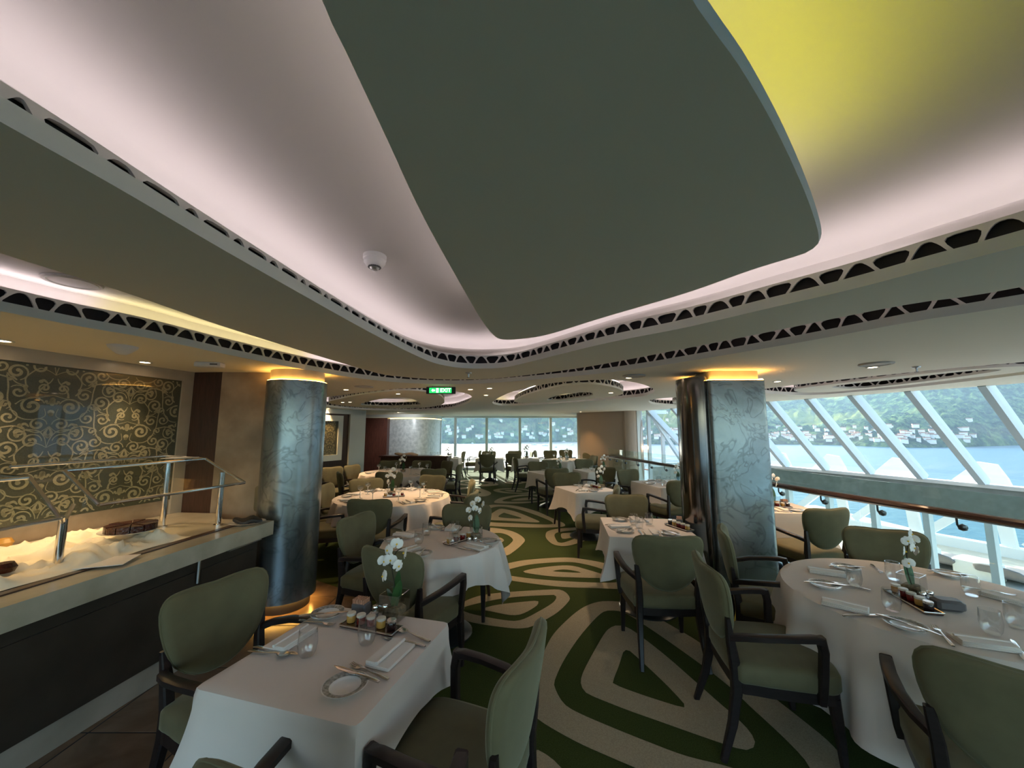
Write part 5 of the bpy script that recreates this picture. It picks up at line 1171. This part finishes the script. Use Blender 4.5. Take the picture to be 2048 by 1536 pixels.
p = P(505, 1036, ZB); mb = MB(); mb.slab([[(x, y) for x, y in rrect(-.13,.13,0,.26,.04)]], -.004, .004); o = obj('acrylic_panel', mb, glass('frosted_acrylic', (.85,.86,.80), 1, .2), smooth=False); o.rotation_euler = (math.radians(90), 0, .1); o.location = (p.x-.04, p.y+.28, ZB); tag(o, 'clear rounded acrylic panel standing behind the dark plate', 'panel')
# sneeze guards
def guard(y0, y1, label, xt0, xt1, xb0, xb1, posts, zt=1.45, zb=1.25, zt0=None):
    zt0 = zt0 or zt; g = empty('sneeze_guard', (0,0,0)); tag(g, label, 'guard', 'glass sneeze guards')
    T0, T1_, B0, B1_ = V(xt0,y0,zt0), V(xt1,y1,zt), V(xb0,y0-.02,zb), V(xb1,y1-.03,zb)
    mb = MB(); mb.add([T0,T1_,B1_,B0], [(0,1,2,3)]); obj('glass_panel', mb, M['guard_glass'], g, smooth=False)
    bk = V(-.40,.05,.02); mb = MB(); mb.add([T0,T1_,T1_+bk,T0+bk], [(0,1,2,3)]); obj('glass_shelf', mb, M['guard_glass'], g, smooth=False)
    for a, b, nm in ((T0,T1_,'top_bar'),(B0,B1_,'lower_bar'),(T0,B0,'rafter'),(T1_,B1_,'rafter'),(T0+bk,T1_+bk,'rear_bar'),(T1_,T1_+bk,'rafter')):
        mb = MB(); mb.tube([a, b], .011, 8); obj(nm, mb, M['chrome'], g)
    for (x, y, z1) in posts:
        mb = MB(); mb.tube([(x,y,ZB),(x,y,z1)], .021, 14); mb.lathe([(.036,0),(.036,.010),(.022,.014)], 14, (x,y,ZB)); obj('post', mb, M['chrome'], g)
    return g
guard(2.42, 3.42, 'chrome and glass sneeze guard nearer the pillar', -2.76, -2.68, -2.50, -2.30, [(-2.55, 3.46, 1.33), (-2.98, 3.40, 1.42)])
g = guard(1.15, 2.25, 'chrome and glass sneeze guard at the left picture edge', -2.86, -2.76, -2.62, -2.52, [(-2.68, 2.38, 1.17)], 1.43, 1.21)
mb = MB(); mb.tube([(-2.68,2.38,1.15),(-2.60,2.30,1.20)], .012, 8); mb.tube([(-2.68,2.38,1.15),(-2.72,2.46,1.24)], .012, 8); obj('fork_bracket', mb, M['chrome'], g)
p = PY(362, 925, 3.35); mb = MB(); mb.bbox((0,0,0), (.20,.16,.003), .001); o = obj('menu_card', mb, M['white'], loc=(-2.78, 3.28, 1.468), rz=.3); tag(o, 'white printed card lying on top of the glass guard', 'card')
# ------------------------------------------------------------------ ceiling fittings
def detector(kind, prof, mat, cage=False):
    m = MB(); m.lathe(prof, 28); parts = [('housing', m.mesh('housing', mat))]
    if cage:
        v = MB()
        for k in range(10): v.box((.031*math.cos(k*PI/5), .031*math.sin(k*PI/5), -.062), (.006,.018,.016), k*PI/5)
        parts.append(('vents', v.mesh('vents', M['caddy'])))
        s = MB(); s.lathe([(0,-.085),(.018,-.083),(.026,-.072),(.026,-.066)], 20); parts.append(('sensor_cap', s.mesh('sensor_cap', M['steel'])))
    define(kind, parts)
detector('smoke_detector', [(0,0),(.062,0),(.062,-.022),(.058,-.026),(.058,-.042),(.048,-.056),(.030,-.068),(0,-.07)], M['white'], True)
p = P(750, 511, ZU); place('smoke_detector', (p.x, p.y, ZU-.001), 0, 'white smoke detector on the bright recessed ceiling', 'detector', 'ceiling detectors')
detector('cone_speaker', [(0,0),(.085,0),(.080,-.012),(.068,-.026),(.062,-.030),(.050,-.044),(.044,-.047),(.028,-.060),(.0,-.064)], M['white'])
p = P(246, 692, ZC); place('cone_speaker', (p.x, p.y, ZC-.001), 0, 'white stepped cone fitting on the ceiling over the buffet', 'speaker')
p = P(420, 725, ZC); mb = MB(); mb.bbox((0,0,-.022), (.21,.09,.044), .006); o = obj('emergency_light', mb, M['white'], loc=(p.x, p.y, ZC-.001), rz=.15); tag(o, 'small white box lamp on the ceiling beside the wood panel', 'lamp')
mb = MB(); mb.box((.055,-.0455,-.02), (.06,.002,.012)); obj('printed_label', mb, M['caddy'], o, smooth=False)
mb = MB(); mb.lathe([(0,-.008),(.10,-.008),(.118,-.012),(.125,-.006),(.125,0),(0,0)], 40); gr = mb.mesh('speaker_grille', M['upper'])
mb = MB(); mb.lathe([(.098,-.0095),(.102,-.0125),(.106,-.0095)], 40, caps=False); rg_ = mb.mesh('bezel', M['lip'])
define('ceiling_speaker', [('speaker_grille', gr), ('bezel', rg_)])
p = P(146, 562, ZV); place('ceiling_speaker', (p.x, p.y, ZV-.001), 0, 'round ceiling speaker in the left cove above the buffet', 'speaker', 'round ceiling speakers')
for (u, v, w) in ((1268,751,'left of the free-standing pillar'),(728,773,'right of the left pillar'),(1752,727,'on the right above the railing')):
    p = P(u, v, ZC); place('ceiling_speaker', (p.x, p.y, ZC-.001), 0, 'flat round ceiling speaker '+w, 'speaker', 'round ceiling speakers')
mb = MB(); mb.lathe([(.052,0),(.052,-.004),(.036,-.005),(.034,-.001)], 24); tr_ = mb.mesh('trim_ring', M['pale']); mb = MB(); mb.lathe([(0,-.003),(.035,-.003)], 20); le_ = mb.mesh('lens', M['warm_led'])
define('downlight', [('trim_ring', tr_), ('lens', le_)])
DL = [(290,724,'over the damask wall'),(6,681,'at the left picture edge'),(979,776,'right of the exit sign'),(692,779,'just right of the left pillar'),(972,790,'behind the exit sign, second row'),(1519,757,'right of the free-standing pillar'),(1745,734,'above the railing at right')]
for i, (u, v, w) in enumerate(DL):
    p = P(u, v, ZC); place('downlight', (p.x, p.y, ZC-.001), 0, 'small warm recessed downlight '+w, 'downlight', 'recessed downlights'); spot_lamp((p.x, p.y, ZC-.03), 26 if i < 2 else 28, (1,.66,.36), 100 if i > 1 else 75)
DLL = ['small downlight '+w for w in ('before the damask picture on the left','in the corner by the damask picture','over the amber-lit chair right of the large round table','over the chairs by the taupe bulkhead','over the railing table right of the silver pillar','over the large left round table','over the furthest left round table','over the second aisle table','over the table touching the silver pillar')]
for (x, y, e, cc) in ((-3.7,8.4,30,(1,.6,.25)),(-5.1,10.7,40,(1,.62,.28)),(-.62,5.7,26,(1,.62,.3)),(2.3,12.9,16,(1,.55,.2)),(3.3,4.75,22,(1,.55,.28)),(-1.9,6.4,20,(1,.70,.45)),(P(700,804,ZC).x,P(700,804,ZC).y,20,(1,.70,.45)),(1.6,6.2,14,(1,.75,.55)),(1.35,4.4,14,(1,.72,.5))):
    place('downlight', (x, y, ZC-.001), 0, DLL.pop(0), 'downlight', 'recessed downlights further back'); spot_lamp((x, y, ZC-.03), e*1.8, cc, 82)
for (u, v, w) in ((937,745,'above the exit sign'),(1832,733,'on the right above the railing')):
    p = P(u, v, ZC); s = empty('sprinkler', (p.x, p.y, ZC)); tag(s, 'small sprinkler head hanging from the ceiling '+w, 'sprinkler', 'sprinkler heads'); mb = MB(); mb.lathe([(0,0),(.035,0),(.030,-.012),(.010,-.016),(.007,-.05),(0,-.05)], 14); obj('stem', mb, M['steel'], s); mb = MB(); mb.lathe([(.018,-.052),(.018,-.055),(0,-.056)], 12); obj('deflector', mb, M['caddy'], s)
# exit sign
pe = PY(882, 781, 5.25); ex = empty('exit_sign', tuple(pe)); tag(ex, 'green and black exit sign hanging from the ceiling', 'sign')
mb = MB(); mb.bbox((0,0,0), (.40,.035,.095), .004); obj('housing', mb, M['black'], ex); mb = MB(); mb.box((-.005,-.0185,.0), (.305,.002,.072)); obj('green_face', mb, M['green_sign'], ex, smooth=False)
for x in (-.12, .12): mb = MB(); mb.tube([(x,0,.045),(x,0,ZC-pe.z)], .004, 5); obj('hanger', mb, M['steel'], ex)
cu = bpy.data.curves.new('exit_text', 'FONT'); cu.body = 'EXIT'; cu.size = .072; cu.align_x = 'CENTER'; cu.align_y = 'CENTER'; cu.extrude = .0006; cu.offset = .0012; tx = bpy.data.objects.new('tmp', cu); COL.objects.link(tx)
bpy.context.view_layer.update(); me = bpy.data.meshes.new_from_object(tx.evaluated_get(bpy.context.evaluated_depsgraph_get())); bpy.data.objects.remove(tx); me.materials.clear(); me.materials.append(M['sign_white'])
t = link('lettering', me, ex, (.065,-.0202,0)); t.rotation_euler = (PI/2, 0, 0)
mb = MB(); mb.slab([[(-.128,0),(-.105,.022),(-.105,.010),(-.078,.010),(-.078,-.010),(-.105,-.010),(-.105,-.022)]], 0, .001); t = obj('arrow', mb, M['sign_white'], ex, smooth=False); t.rotation_euler = (PI/2,0,0); t.location = (0,-.020,0)
mb = MB(); mb.slab([[(-.062,-.030),(-.030,-.030),(-.030,.030),(-.062,.030)]], 0, .001); t = obj('door_pictogram', mb, M['sign_white'], ex, smooth=False); t.rotation_euler = (PI/2,0,0); t.location = (0,-.020,0)
mb = MB(); mb.lathe([(0,0),(.005,0),(.005,.0008),(0,.0008)], 10, (-.043,.017,0)); 
for pp in ([(-.052,.008),(-.042,.012),(-.038,-.004),(-.046,-.006)], [(-.046,-.004),(-.038,-.004),(-.034,-.026),(-.040,-.026)], [(-.048,-.004),(-.042,-.006),(-.054,-.024),(-.058,-.021)], [(-.052,.008),(-.048,.010),(-.056,-.002),(-.059,0)]): mb.slab([pp], 0, .0008)
t = obj('running_figure', mb, M['green_sign'], ex, smooth=False); t.rotation_euler = (PI/2,0,0); t.location = (0,-.0212,0)
spot_lamp((-3.9, 13.2, ZC-.03), 60, (.95,.97,1), 110, direction=(-.1,1,-.75))  # added spot that brightens the dark silver wall
place('downlight', (-3.9, 13.2, ZC-.001), 0, 'small added downlight that brightens the far silver wall', 'downlight')  # added fitting to go with the silver wall spot
# ------------------------------------------------------------------ lamps of the room
hl_ = area_lamp((-2.98, 2.3, 1.395), .12, 2.2, 3.6, (1,.66,.30)); hl_.rotation_euler = (0, 0, 0)       # warm heat lamps over the buffet
for (x, y, z, e, d) in ((-2.0,3.55,.03,3,(.3,-.5,-.2)), (2.45,3.7,.03,4,(0,-1,.3))):
    pass
